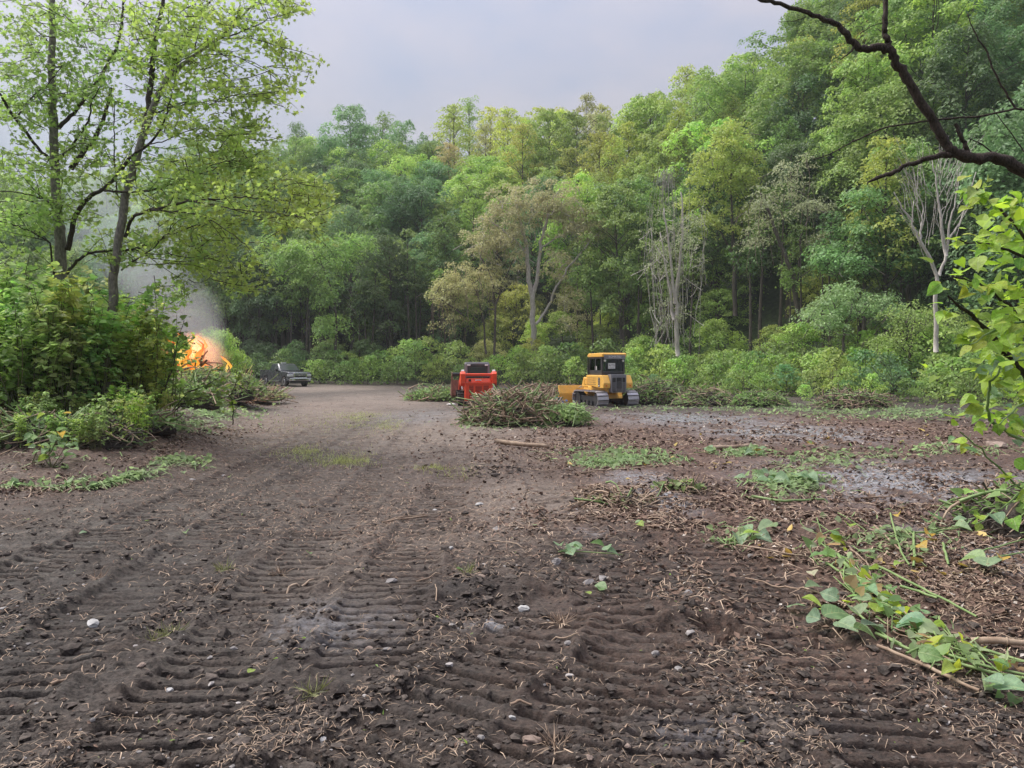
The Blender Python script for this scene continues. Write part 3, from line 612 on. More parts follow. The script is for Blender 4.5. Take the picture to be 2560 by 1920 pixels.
# ------------------------------------------------------------------ the two tall near maples on the left
K4 = 850 / 2014.0
def c4(pts): return [(x * K4, y * K4) for x, y in pts]
def near_tree(name, base, Y, limbs, sprays, label, col, seed):
    global rng
    rng = np.random.default_rng(seed)
    o = at(base[0], base[1], Y); o.z = float(H(o.x, o.y)) - .1; e = empty(name, o); ov = np.array(o)
    w = MB(); lf = MB(); twigs = []
    for i, (pts, YY, rr, tw) in enumerate(limbs):
        P = refine(poly(pts, YY), 5, .010); 
        if i == 0: mobj('trunk', (lambda b: (b.tube(P - ov, [q * (.60 if Y > 17 else .50) for q in rr], 12), b)[1])(MB()).mesh('trunk', M['bark_mid'], True), e)
        else: w.tube(P - ov, [q * (.72 if Y > 17 else .66) for q in rr], 7)
        L = np.linalg.norm(np.diff(P, axis=0), axis=1).sum()
        for k in range(int(tw * L)):
            j = rng.integers(int(len(P) * .15), len(P) - 1); p = P[j]; T = P[j + 1] - P[j]; T /= np.linalg.norm(T)
            d = rv(1)[0] * np.array([1, 1, .45]) + T * .7 + np.array([0, 0, .05]); d /= np.linalg.norm(d)
            twigs.append((p, p + d * rng.uniform(.5, 1.4)))
    for (u, v, ru, rvv, n, dd) in sprays:
        for _ in range(int(n * 1.15)):
            q = rv(1)[0] * rng.random() ** .4; c = np.array(at(u + ru * q[0], v + rvv * q[2], Y + dd * q[1]))
            d = rv(1)[0] * np.array([1, 1, .6]); d[0] += .4 * np.sign(u - base[0] + 1e-3); twigs.append((c - d * .35, c + d * .35))
    for a, b in twigs:
        P = bent(a - ov, b - ov, 6, .08, -.05 * rng.random()); w.tube(P, [.009, .0035], 4, cap=False)
        L = np.linalg.norm(P[-1] - P[0]); n = int(11 + 17 * L)
        idx = rng.random(n) ** .8 * (len(P) - 1); base_ = np.stack([np.interp(idx, range(len(P)), P[:, c]) for c in range(3)], 1)
        off = rv(n) * np.array([1, 1, .7]) * rng.uniform(.05, .22, n)[:, None]
        C = base_ + off; Nn = np.array([0, -.25, .8]) + rng.normal(size=(n, 3)) * .7; D = off + np.array([0, 0, -.25]) + rng.normal(size=(n, 3)) * .3
        lf.cards(C, Nn, D, rng.uniform(.06, .125, n) * Y / 17, T_MAPLE, np.clip(rng.uniform(.25, .75) + rng.normal(size=n) * .2, 0, 1))
    br = mobj('branches', w.mesh('branches', M['bark_dark'], True), e)
    mobj('foliage', lf.mesh('foliage', M['leaf_near']), e, color=col)
    return tag(e, label, 'tree')
Y1, Y2 = 17.6, 16.4
near_tree('tree', (150, 1010), Y1, [
    ([(148, 1040), (150, 860), (150, 700), (152, 600)] + c4([(345, 1300), (330, 1150), (325, 1000), (318, 700), (305, 400), (312, 0), (318, -500)]), Y1, [.24, .22, .19, .17, .15, .12, .07], 1.0),
    (c4([(345, 760), (420, 690), (500, 590), (610, 430), (690, 290), (720, 150), (735, 0), (745, -250)]), [Y1, Y1 + 1.2], [.065, .05, .03], 3.0),
    (c4([(315, 970), (200, 850), (90, 700), (30, 610), (-10, 550), (-150, 420)]), [Y1, Y1 - 1], [.05, .045, .02], 3.0),
    (c4([(95, 700), (170, 590), (280, 500), (340, 430), (370, 370)]), [Y1 - .7, Y1 - .3], [.028, .01], 3.0),
    (c4([(315, 965), (400, 900), (480, 790), (530, 700), (545, 590), (600, 500)]), [Y1, Y1 - 1.2], [.04, .03, .012], 3.0),
    (c4([(330, 1260), (290, 1195), (200, 1160), (90, 1140), (-20, 1130)]), [Y1, Y1 - 1.2], [.03, .012], 2.5),
    (c4([(330, 1660), (310, 1560), (302, 1440), (180, 1370), (80, 1330), (-20, 1310)]), [Y1, Y1 - 1.3], [.035, .025, .012], 2.5),
    (c4([(400, 1620), (440, 1560), (520, 1500), (640, 1485), (800, 1475), (900, 1440), (1010, 1395), (1150, 1340), (1240, 1320)]), [Y1, Y1 - 2.2], [.05, .035, .01], 2.6),
    (c4([(800, 1475), (900, 1535), (1080, 1550), (1300, 1520)]), [Y1 - 1.3, Y1 - 2], [.018, .007], 2.5),
    (c4([(400, 1480), (440, 1290), (500, 1200), (550, 1150), (620, 1120), (690, 1040), (780, 920), (850, 880), (940, 790), (990, 680), (1015, 560)]), [Y1, Y1 - 2.4], [.085, .06, .04, .015], 2.6),
    (c4([(620, 1130), (760, 1137), (880, 1130), (1050, 1080), (1160, 1020), (1280, 970), (1400, 935)]), [Y1 - 1.2, Y1 - 2.2], [.035, .02, .01], 2.6),
    (c4([(640, 1130), (800, 1140), (960, 1110), (1120, 1050), (1260, 1005), (1380, 950)]), [Y1 - 1.2, Y1 - 1.8], [.025, .015, .008], 2.2),
    (c4([(850, 870), (960, 840), (1100, 780), (1230, 740)]), [Y1 - 1.8, Y1 - 2.5], [.02, .008], 2.2)],
    [(60, 90, 120, 110, 44, 2), (200, 60, 120, 90, 34, 2), (60, 250, 110, 90, 36, 2), (250, 200, 120, 110, 36, 2), (100, 420, 140, 90, 36, 2), (40, 560, 90, 70, 30, 2), (250, 400, 120, 80, 30, 2),
     (330, 620, 120, 50, 22, 1.5), (400, 500, 130, 60, 24, 1.5), (150, 520, 100, 50, 26, 1.5), (20, 700, 60, 60, 24, 1.5), (330, 760, 90, 50, 16, 1.5), (420, 720, 60, 40, 10, 1.5)],
    'tall near maple with dark straight trunk rising from the left thicket', (.25, .39, .12), 21)
near_tree('tree', (262, 1010), Y2, [
    ([(258, 1050), (262, 960), (268, 880), (278, 790), (286, 690)] + c4([(690, 1500), (730, 1250), (745, 1140), (790, 1000), (830, 860), (880, 700), (935, 560)]) + c4([(1000, 450), (1060, 400), (1150, 330), (1290, 230), (1400, 140), (1500, 20)]), Y2, [.21, .19, .17, .15, .13, .07, .03], 1.5),
    (c4([(850, 800), (880, 620), (895, 450), (905, 330), (935, 150), (965, 0), (990, -300)]), [Y2, Y2 + .8], [.10, .08, .05], 3.0),
    (c4([(980, 500), (1020, 390), (1100, 230), (1160, 120), (1250, 0), (1330, -150)]), [Y2, Y2 + 1], [.06, .04, .02], 3.0),
    (c4([(900, 680), (1000, 640), (1120, 612), (1250, 600), (1400, 560), (1520, 560)]), [Y2, Y2 - 1], [.035, .02, .008], 2.6),
    (c4([(740, 1400), (780, 1290), (870, 1250), (1000, 1210), (1200, 1185), (1400, 1175), (1560, 1140)]), [Y2, Y2 - 2.5], [.06, .035, .01], 2.8),
    (c4([(900, 1245), (1000, 1250), (1110, 1257), (1250, 1300), (1400, 1400), (1480, 1480)]), [Y2 - 1, Y2 - 2.5], [.025, .008], 2.4),
    (c4([(1150, 1195), (1300, 1220), (1420, 1245), (1600, 1258), (1720, 1280), (1850, 1260)]), [Y2 - 1.7, Y2 - 3], [.022, .007], 2.8),
    (c4([(720, 1600), (800, 1540), (900, 1480), (1000, 1380), (1040, 1280)]), [Y2, Y2 - 1.5], [.03, .01], 2.4),
    (c4([(1290, 230), (1400, 200), (1520, 150), (1640, 90), (1700, 20)]), [Y2, Y2 - .5], [.025, .008], 3.4),
    (c4([(1150, 330), (1300, 320), (1450, 350), (1600, 420), (1680, 470)]), [Y2, Y2 - .8], [.02, .006], 3.4),
    (c4([(1400, 150), (1500, 230), (1620, 260), (1730, 330), (1800, 370)]), [Y2, Y2 - .6], [.015, .005], 3.4),
    (c4([(420, 1000), (480, 920), (560, 820), (620, 690), (660, 520)]), [Y2 + 1.5, Y2 + 2], [.10, .08, .05], 1.5),
    (c4([(700, 1170), (680, 1000), (675, 800), (680, 600)]), [Y2 + 1, Y2 + 1.5], [.03, .015], 2)],
    [(380, 90, 100, 90, 36, 2), (500, 60, 100, 70, 34, 2), (480, 170, 110, 80, 40, 2), (580, 230, 80, 60, 24, 1.5), (620, 60, 60, 50, 12, 1), (700, 30, 50, 40, 9, 1), (700, 120, 60, 40, 8, 1),
     (740, 170, 40, 30, 6, 1), (690, 230, 50, 40, 7, 1), (630, 290, 50, 30, 8, 1), (560, 340, 110, 50, 30, 2), (430, 300, 100, 60, 30, 2), (500, 430, 120, 50, 28, 2), (620, 420, 120, 60, 26, 2), (760, 470, 80, 40, 20, 1.5),
     (620, 520, 140, 60, 28, 2), (740, 540, 90, 50, 18, 1.5), (520, 560, 110, 60, 22, 2), (560, 650, 100, 50, 18, 1.5), (620, 700, 60, 40, 10, 1.5), (480, 640, 70, 50, 14, 1.5), (800, 500, 50, 50, 7, 1)],
    'tall near maple leaning right with long drooping yellow-green boughs', (.31, .43, .12), 22)
rng = np.random.default_rng(99)
# ------------------------------------------------------------------ knotweed thicket on the left
def cane(mb, lf, p, h, lean, nleaf, ls, r=.012):
    top = p + np.array([lean[0], lean[1], h]); P = bent(p, top, 7, .04); P[-2:, 2] -= .04 * h
    mb.tube(P, [r, r * .8, r * .35], 5, rng.random(), cap=False)
    for k in range(nleaf):
        t = .25 + .75 * rng.random() ** .7; q = np.array([np.interp(t * 6, range(7), P[:, c]) for c in range(3)])
        a = rng.random() * 6.283; L = rng.uniform(.1, .55) * (1.15 - t * .6); d = np.array([math.cos(a), math.sin(a), .25])
        tip = q + d * L; mb.tube(np.array([q, (q + tip) / 2 + [0, 0, .03], tip]), [r * .4, r * .2], 3, .5, cap=False)
        n = rng.integers(3, 7); tt = rng.uniform(.25, 1.05, n)[:, None]; C = q + d * L * tt + rng.normal(size=(n, 3)) * .03
        side = rng.choice([-1, 1], n)[:, None] * np.array([-d[1], d[0], 0])[None]
        lf.cards(C, np.array([0, 0, 1.]) + rng.normal(size=(n, 3)) * .38 + d * .3, d * .6 + side * .8 + np.array([0, 0, -.35]), ls * rng.uniform(.65, 1.25, n), T_HEART)
KN = []
for k in range(9):
    b, l = MB(), MB(); hh = rng.uniform(2.3, 2.9)
    for j in range(6):
        a = rng.random() * 6.283; cane(b, l, np.array([math.cos(a) * .22, math.sin(a) * .22, -.1]), hh * rng.uniform(.7, 1.05), rng.normal(size=2) * .28, 17, .125)
    KN.append((b.mesh('canes', M['cane'], True), l.mesh('leaves', M['leaf_near'])))
GREEN_K = [(.33, .48, .16), (.27, .42, .14), (.40, .53, .16), (.27, .40, .17)]
GW = ['fresh green', 'deep green', 'yellowish green', 'dull green']
def knot(u, v_unused, Y, s, idx=None, where='in the left thicket'):
    p = at(u, 1000, Y); z = float(H(p.x, p.y)); i = rng.integers(len(KN)); g = rng.integers(4) if idx is None else idx
    if u > 210 and g in (1, 3): g = g - 1  # leaf colour lightened on the right to make up for the maple crown's shade
    e = empty('knotweed', (p.x, p.y, z), rng.random() * 6.28); e.scale = (s, s, s * rng.uniform(.9, 1.1))
    mobj('canes', KN[i][0], e); mobj('leaves', KN[i][1], e, color=tuple(c * rng.uniform(.85, 1.15) for c in GREEN_K[g]))
    lab = f"{GW[g]} leafy knotweed clump {where}"
    return tag(e, lab, 'plant', lab.replace('clump', 'clumps'))
for (u0, u1, Y, s0, s1, n) in ((-90, 330, 15.4, .98, .90, 13), (-100, 390, 16.3, 1.22, 1.02, 15), (-110, 415, 17.3, 1.34, 1.06, 16), (-120, 415, 18.4, 1.42, 1.06, 16), (-140, 410, 19.8, 1.48, 1.06, 16), (-160, 400, 21.5, 1.52, 1.08, 14), (-160, 385, 24, 1.56, 1.15, 12)):
    for k in range(n):
        u = u0 + (u1 - u0) * (k + rng.random()) / n; s = np.interp(u, [0, 200, 300, 450], [s0, (s0 + s1) / 2 + .04, s1 * 1.02, s1 * .95]); 
        where = ('at the left picture edge' if u < 60 else 'round the straight maple trunk' if u < 200 else 'round the leaning maple trunk' if u < 320 else 'beside the bonfire')
        where = ('front row ' if Y < 16 else 'middle row ' if Y < 19 else 'back row ') + where
        if Y < 16.9 and 222 < u < 312: continue
        knot(u, 0, Y + rng.normal() * .35, s * rng.uniform(.9, 1.08), where=where)
for k in range(30):
    u = rng.uniform(-60, 400); Y = rng.uniform(12.6, 15.2) + max(0, u - 250) * .012
    knot(u, 0, Y, rng.uniform(.22, .42), where='low in front of the left thicket')
# arching twigs before the fire
e = empty('sapling', at(430, 1000, 17)); e.location.z = float(H(e.location.x, e.location.y)); ov = np.array(e.location); b, l = MB(), MB()
for pts, Y in (([(420, 1045), (455, 1010), (500, 995), (560, 982)], 16), ([(415, 1050), (450, 1000), (480, 975)], 16), ([(582, 1062), (583, 1020), (578, 985)], 19), ([(545, 1000), (578, 985), (590, 960), (600, 930)], 19),
               ([(360, 1060), (400, 990), (430, 930), (445, 850), (460, 800)], 16), ([(380, 1060), (420, 950), (440, 880), (480, 850)], 16.5), ([(470, 980), (520, 960), (560, 940)], 16.5)):
    P = refine(poly(pts, Y), 4, .01) - ov; b.tube(P, [.016, .006], 5)
    for q in P[3:]:
        n = 3; l.cards(q + rng.normal(size=(n, 3)) * .09, np.array([0, 0, 1]) + rng.normal(size=(n, 3)) * .5, rng.normal(size=(n, 3)) + [0, 0, -.5], rng.uniform(.10, .17, n), T_HEART)
mobj('twigs', b.mesh('twigs', M['bark_dark'], True), e, kind='stuff'); mobj('leaves', l.mesh('leaves', M['leaf_near']), e, color=(.12, .20, .05))
tag(e, 'thin arching twigs with round leaves in front of the bonfire', 'plant')
# ------------------------------------------------------------------ machines
def paint(name, col, rough=.35, metal=0, dirt=.35, dcol=(.16, .125, .10), coat=0):
    m, t, o = newmat(name); tc = N(t, 'ShaderNodeTexCoord'); nz = N(t, 'ShaderNodeTexNoise'); nz.inputs['Scale'].default_value = 3.5; nz.inputs['Detail'].default_value = 7; nz.inputs['Roughness'].default_value = .7
    cr = N(t, 'ShaderNodeValToRGB'); cr.color_ramp.elements[0].position = .45; cr.color_ramp.elements[1].position = .8; cr.color_ramp.elements[0].color = (0, 0, 0, 1); cr.color_ramp.elements[1].color = (dirt * 2,) * 3 + (1,)
    mx = N(t, 'ShaderNodeMix', data_type='RGBA'); mx.inputs[6].default_value = (*col, 1); mx.inputs[7].default_value = (*dcol, 1)
    b = N(t, 'ShaderNodeBsdfPrincipled'); b.inputs['Metallic'].default_value = metal; b.inputs['Coat Weight'].default_value = coat
    mr = N(t, 'ShaderNodeMapRange'); mr.inputs[3].default_value = rough; mr.inputs[4].default_value = .85
    t.links.new(tc.outputs['Object'], nz.inputs['Vector']); t.links.new(nz.outputs[0], cr.inputs[0]); t.links.new(cr.outputs[0], mx.inputs[0]); t.links.new(cr.outputs[0], mr.inputs[0])
    t.links.new(mx.outputs[2], b.inputs['Base Color']); t.links.new(mr.outputs[0], b.inputs['Roughness']); t.links.new(b.outputs[0], o.inputs['Surface']); return m
def plain(name, col, rough=.5, metal=0, emit=0, trans=0, alpha=1):
    m, t, o = newmat(name); b = N(t, 'ShaderNodeBsdfPrincipled'); b.inputs['Base Color'].default_value = (*col, 1); b.inputs['Roughness'].default_value = rough; b.inputs['Metallic'].default_value = metal
    b.inputs['Transmission Weight'].default_value = trans; b.inputs['Alpha'].default_value = alpha
    if emit: b.inputs['Emission Color'].default_value = (*col, 1); b.inputs['Emission Strength'].default_value = emit
    t.links.new(b.outputs[0], o.inputs['Surface']); return m
M['yel'] = paint('yellow_paint', (.92, .52, .10), .4, dirt=.22, dcol=(.42, .30, .17)); M['org'] = paint('orange_red_paint', (.85, .075, .02), .38, dirt=.18); M['dkgrey'] = paint('dark_grey_paint', (.035, .037, .042), .45, dirt=.25)
M['midgrey'] = paint('grey_paint', (.22, .22, .24), .4, dirt=.2); M['blackp'] = paint('black_rubber', (.018, .018, .018), .8, dirt=.5); M['steel'] = paint('worn_steel', (.50, .49, .52), .38, .55, .3, (.22, .18, .16))
M['chrome'] = plain('chrome', (.75, .75, .78), .12, 1); M['truck'] = paint('truck_paint', (.085, .092, .11), .22, .5, .2, coat=.8); M['white'] = plain('white_plastic', (.75, .75, .74), .4)
M['black'] = plain('black_plastic', (.012, .012, .013), .4); M['amber'] = plain('orange_lens', (.8, .12, .02), .25); M['ink'] = plain('dark_ink', (.03, .03, .04), .6)
M['rust'] = rough_mat('rusty_steel', (.12, .06, .045), (.30, .17, .13), 6, bump=.2); M['logo'] = plain('silver_letters', (.7, .7, .72), .3, .6)
def glass_mat():
    m, t, o = newmat('window_glass'); g = N(t, 'ShaderNodeBsdfGlossy'); g.inputs['Roughness'].default_value = .03; g.inputs['Color'].default_value = (.9, .95, .95, 1)
    tr = N(t, 'ShaderNodeBsdfTransparent'); tr.inputs['Color'].default_value = (.55, .62, .60, 1); fr = N(t, 'ShaderNodeFresnel'); fr.inputs['IOR'].default_value = 1.6
    mx = N(t, 'ShaderNodeMixShader'); t.links.new(fr.outputs[0], mx.inputs[0]); t.links.new(tr.outputs[0], mx.inputs[1]); t.links.new(g.outputs[0], mx.inputs[2]); t.links.new(mx.outputs[0], o.inputs['Surface']); return m
M['glass'] = glass_mat()
class BB:
    def __init__(s): s.b = bmesh.new()
    def box(s, x0, x1, y0, y1, z0, z1, top=None, rot=None):
        """top=(dx0,dx1,dy0,dy1) shifts the upper face edges"""
        t = top or (0, 0, 0, 0)
        v = [s.b.verts.new(p) for p in ((x0, y0, z0), (x1, y0, z0), (x1, y1, z0), (x0, y1, z0), (x0 + t[0], y0 + t[2], z1), (x1 + t[1], y0 + t[2], z1), (x1 + t[1], y1 + t[3], z1), (x0 + t[0], y1 + t[3], z1))]
        for f in ((3, 2, 1, 0), (4, 5, 6, 7), (0, 1, 5, 4), (1, 2, 6, 5), (2, 3, 7, 6), (3, 0, 4, 7)): s.b.faces.new([v[i] for i in f])
        if rot: bmesh.ops.rotate(s.b, verts=v, cent=Vector(((x0 + x1) / 2, (y0 + y1) / 2, (z0 + z1) / 2)), matrix=Matrix.Rotation(rot[1], 3, rot[0]))
        return s
    def prism(s, pts, x0, x1, ax='x'):
        f = (lambda x, p: (x, p[0], p[1])) if ax == 'x' else ((lambda x, p: (p[0], x, p[1])) if ax == 'y' else (lambda x, p: (p[0], p[1], x)))
        a = [s.b.verts.new(f(x0, p)) for p in pts]; b = [s.b.verts.new(f(x1, p)) for p in pts]; n = len(pts)
        s.b.faces.new(a[::-1]); s.b.faces.new(b)
        for i in range(n): s.b.faces.new((a[i], a[(i + 1) % n], b[(i + 1) % n], b[i]))
        return s
    def cyl(s, p0, p1, r, n=16, r2=None):
        p0, p1 = Vector(p0), Vector(p1); d = p1 - p0
        g = bmesh.ops.create_cone(s.b, cap_ends=True, segments=n, radius1=r, radius2=r if r2 is None else r2, depth=d.length)
        bmesh.ops.transform(s.b, matrix=Matrix.Translation((p0 + p1) / 2) @ d.to_track_quat('Z', 'Y').to_matrix().to_4x4(), verts=g['verts']); return s
    def bar(s, pts, r, n=8):
        for a, b in zip(pts[:-1], pts[1:]): s.cyl(a, b, r, n)
        return s
    def out(s, name, mat, parent, bev=.015, smooth=False, loc=(0, 0, 0), rot=(0, 0, 0)):
        bmesh.ops.recalc_face_normals(s.b, faces=s.b.faces); me = bpy.data.meshes.new(name); s.b.to_mesh(me); s.b.free(); me.materials.append(mat)
        if smooth:
            for p in me.polygons: p.use_smooth = True
            me.set_sharp_from_angle(angle=R(40)) if hasattr(me, 'set_sharp_from_angle') else None
        o = mobj(name, me, parent, loc, rot)
        if bev: md = o.modifiers.new('b', 'BEVEL'); md.width = bev; md.segments = 2; md.limit_method = 'ANGLE'
        return o
def text(body, size, mat, parent, loc, rot, name='lettering', ext=.004):
    me = TEXTS[body]; me.materials.clear(); me.materials.append(mat); return mobj(name, me, parent, loc, rot)
def track_loop(parent, xc, w, L, h, r, n, shoe_t, mat, y0=0, grouser=.04, drop=.0):
    """frame with wheels, then every shoe as a piece of its own"""
    f = BB()
    f.box(xc - w * .22, xc + w * .22, y0 - L / 2 + r, y0 + L / 2 - r, h * .35, h * .68)
    for y in (y0 - L / 2 + r, y0 + L / 2 - r): f.cyl((xc - w * .3, y, h / 2), (xc + w * .3, y, h / 2), r - .05, 24)
    for k in range(5): y = y0 - L / 2 + r + (L - 2 * r) * (k + .5) / 5; f.cyl((xc - w * .28, y, .17), (xc + w * .28, y, .17), .12, 14)
    fr = f.out('track', M['dkgrey'], parent, .01)
    st = L - 2 * r; per = 2 * st + 2 * math.pi * r; sb = BB(); p = per / n
    sb.box(-w / 2, w / 2, -p * .47, p * .47, 0, shoe_t).box(-w / 2, w / 2, -p * .42, -p * .30, shoe_t, shoe_t + grouser)
    me = bpy.data.meshes.new('shoe'); bmesh.ops.recalc_face_normals(sb.b, faces=sb.b.faces); sb.b.to_mesh(me); sb.b.free(); me.materials.append(mat)
    for k in range(n):
        s = (k + .3) * p
        if s < st: y, z, a = -st / 2 + s, h / 2 + r, 0
        elif s < st + math.pi * r: q = (s - st) / r; y, z, a = st / 2 + r * math.sin(q), h / 2 + r * math.cos(q), -q
        elif s < 2 * st + math.pi * r: y, z, a = st / 2 - (s - st - math.pi * r), h / 2 - r, math.pi
        else: q = (s - 2 * st - math.pi * r) / r; y, z, a = -st / 2 - r * math.sin(q), h / 2 - r * math.cos(q), math.pi - q
        mobj('shoe', me, fr, (xc, y0 + y, z), (a, 0, 0))
    return fr
# ---- bulldozer
def dozer():
    g = at(1512, 1012, 39.8); e = empty('bulldozer', (g.x, g.y, float(H(g.x, g.y)) - .02), R(21))
    for s in (-1, 1): track_loop(e, s * .87, .62, 2.9, .80, .37, 34, .03, M['steel'])
    BB().box(-.5, .5, -1.0, 1.5, .42, .95).out('chassis', M['yel'], e, .03)
    BB().prism([(-1.25, .76), (-.95, .62), (.9, .62), (.9, 1.0), (-1.25, 1.0)], -.55, .55).out('belly_guard', M['yel'], e, .02)
    for s in (-1, 1):   # rear corner housings: chamfered towards the bottom edge
        a, b = (s * .445, s * .84); bb = BB()
        pts = [(-1.22, 1.62), (.5, 1.62), (.5, 1.12), (-1.0, .96), (-1.42, .96), (-1.46, 1.22)]
        bb.prism(pts, min(a, b), max(a, b)); o = bb.out('side_housing', M['yel'], e, .03)
        BB().box(s * .68 - .035, s * .68 + .035, -1.475, -1.44, 1.06, 1.11).out('reflector', M['amber'], o, .004)
        if s < 0:
            BB().box(-.848, -.838, -1.05, -.86, 1.02, 1.50).out('decal', M['dkgrey'], o, 0)
            for k in range(5): BB().box(-.853, -.845, -1.02, -.89, 1.06 + k * .09, 1.11 + k * .09).out('decal', M['midgrey'] if k else M['white'], o, 0)
            for k in range(4): BB().box(-.85, -.84, -.6, .35, 1.14 + k * .11, 1.155 + k * .11).out('louvre', M['rust'], o, 0)
    fr = BB().prism([(-.44, .80), (-.40, .74), (.40, .74), (.44, .80), (.44, 1.66), (-.44, 1.66)], -1.50, -1.10, 'y').out('radiator_housing', M['midgrey'], e, .02)
    BB().prism([(-.37, .84), (-.33, .79), (.33, .79), (.37, .84), (.37, 1.46), (.33, 1.5), (-.33, 1.5), (-.37, 1.46)], -1.515, -1.49, 'y').out('grille', M['black'], e, .005)
    for k in range(13): BB().box(-.36, -.17, -1.535, -1.512, .83 + k * .035, .845 + k * .035).out('grille_bar', M['midgrey'], fr, 0); BB().box(.17, .36, -1.535, -1.512, .83 + k * .035, .845 + k * .035).out('grille_bar', M['midgrey'], fr, 0)
    for k in range(4): BB().box(-.17, .17, -1.535, -1.512, .82 + k * .035, .834 + k * .035).out('grille_bar', M['midgrey'], fr, 0)
    BB().prism([(-.16, .96), (.16, .96), (.16, 1.22), (.10, 1.32), (-.10, 1.32), (-.16, 1.22)], -1.545, -1.50, 'y').out('fan_cover', M['dkgrey'], fr, .01)
    for s in (-1, 1): BB().box(s * .17 - .012, s * .17 + .012, -1.54, -1.51, .80, 1.50).out('grille_bar', M['midgrey'], fr, 0)
    BB().box(-.12, .12, -1.62, -1.30, .58, .74).box(-.09, .09, -1.72, -1.5, .46, .60).out('tow_hitch', M['yel'], e, .02)
    # cab
    bb = BB().box(-.66, .66, -.92, .62, 1.62, 1.74)
    for x in (-.62, .62):
        bb.box(x - .05, x + .05, -.92, -.80, 1.7, 2.52); bb.box(x - .05, x + .05, .50, .60, 1.7, 2.52, (0, 0, -.12, -.12)); bb.box(x - .04, x + .04, -.22, -.14, 1.7, 2.52); bb.box(x - .04, x + .04, -.9, .6, 1.72, 1.86)
    bb.box(-.62, .62, -.93, -.86, 1.7, 1.82); bb.box(-.66, .66, -.94, .52, 2.46, 2.56); cab = bb.out('cab', M['dkgrey'], e, .015)
    BB().box(-.56, .56, -.89, -.88, 1.82, 2.46).out('rear_window', M['glass'], cab, 0); BB().box(-.56, .56, .52, .53, 1.82, 2.46, (0, 0, -.1, -.1)).out('front_window', M['glass'], cab, 0)
    for s in (-1, 1): BB().box(s * .63 - .004, s * .63 + .004, -.80, -.22, 1.86, 2.46).out('side_window', M['glass'], cab, 0); BB().box(s * .63 - .004, s * .63 + .004, -.14, .46, 1.86, 2.46).out('side_window', M['glass'], cab, 0)
    BB().prism([(-1.02, 2.55), (.62, 2.55), (.68, 2.62), (.55, 2.74), (-.95, 2.76), (-1.04, 2.72)], -.70, .70).out('roof', M['yel'], cab, .03)
    pl = BB().box(-.60, .60, -1.08, -1.0, 2.44, 2.65).out('roof_panel', M['midgrey'], cab, .01)
    text('KOMATSU', .155, M['white'], pl, (0, -1.084, 2.555), (R(90), 0, 0))
    for s in (-1, 1): BB().cyl((s * .52, -1.02, 2.36), (s * .52, -.94, 2.36), .055, 14).out('work_light', M['white'], cab, .006)
    sg = BB().box(-.30, .10, -.925, -.915, 1.95, 2.24).out('paper_sign', M['white'], cab, 0)
    text('A.T.S', .15, M['ink'], sg, (-.10, -.93, 2.12), (R(90), 0, 0), ext=.001); BB().box(-.24, .04, -.931, -.925, 1.985, 2.0).out('printed_line', M['ink'], sg, 0)
    st = BB().box(-.28, .24, -.55, -.05, 1.66, 1.82).box(-.26, .22, -.62, -.48, 1.8, 2.24).box(-.14, .10, -.6, -.5, 2.24, 2.40).out('seat', M['black'], cab, .04)
    BB().box(-.64, -.60, -.30, -.1, 1.88, 2.08).out('label_plate', M['white'], cab, 0)
    BB().cyl((-.72, .52, 1.5), (-.72, .52, 2.5), .035, 10).out('exhaust_pipe', M['dkgrey'], e, .005)
    BB().bar([(-.86, .45, 1.1), (-.98, .45, 1.15), (-.98, .45, 1.38), (-.86, .45, 1.42)], .025).out('hand_rail', M['yel'], e, 0)
    BB().box(-.52, .52, .6, 1.75, .95, 1.50, (0, 0, 0, -.25)).out('bonnet', M['yel'], e, .05)
    BB().prism([(2.35, .02), (2.55, .1), (2.42, .55), (2.52, 1.02), (2.44, 1.04), (2.30, .6)], -1.55, 1.55).out('blade', M['yel'], e, .01)
    for s in (-1, 1): BB().box(s * .46 - .07, s * .46 + .07, .2, 2.4, .45, .62).out('push_arm', M['yel'], e, .02); BB().cyl((s * .3, 1.5, 1.15), (s * .5, 2.38, .8), .05).out('lift_cylinder', M['chrome'], e, 0)
    return tag(e, 'yellow bulldozer seen from behind with grey cab and wide steel tracks', 'bulldozer')
dozer()
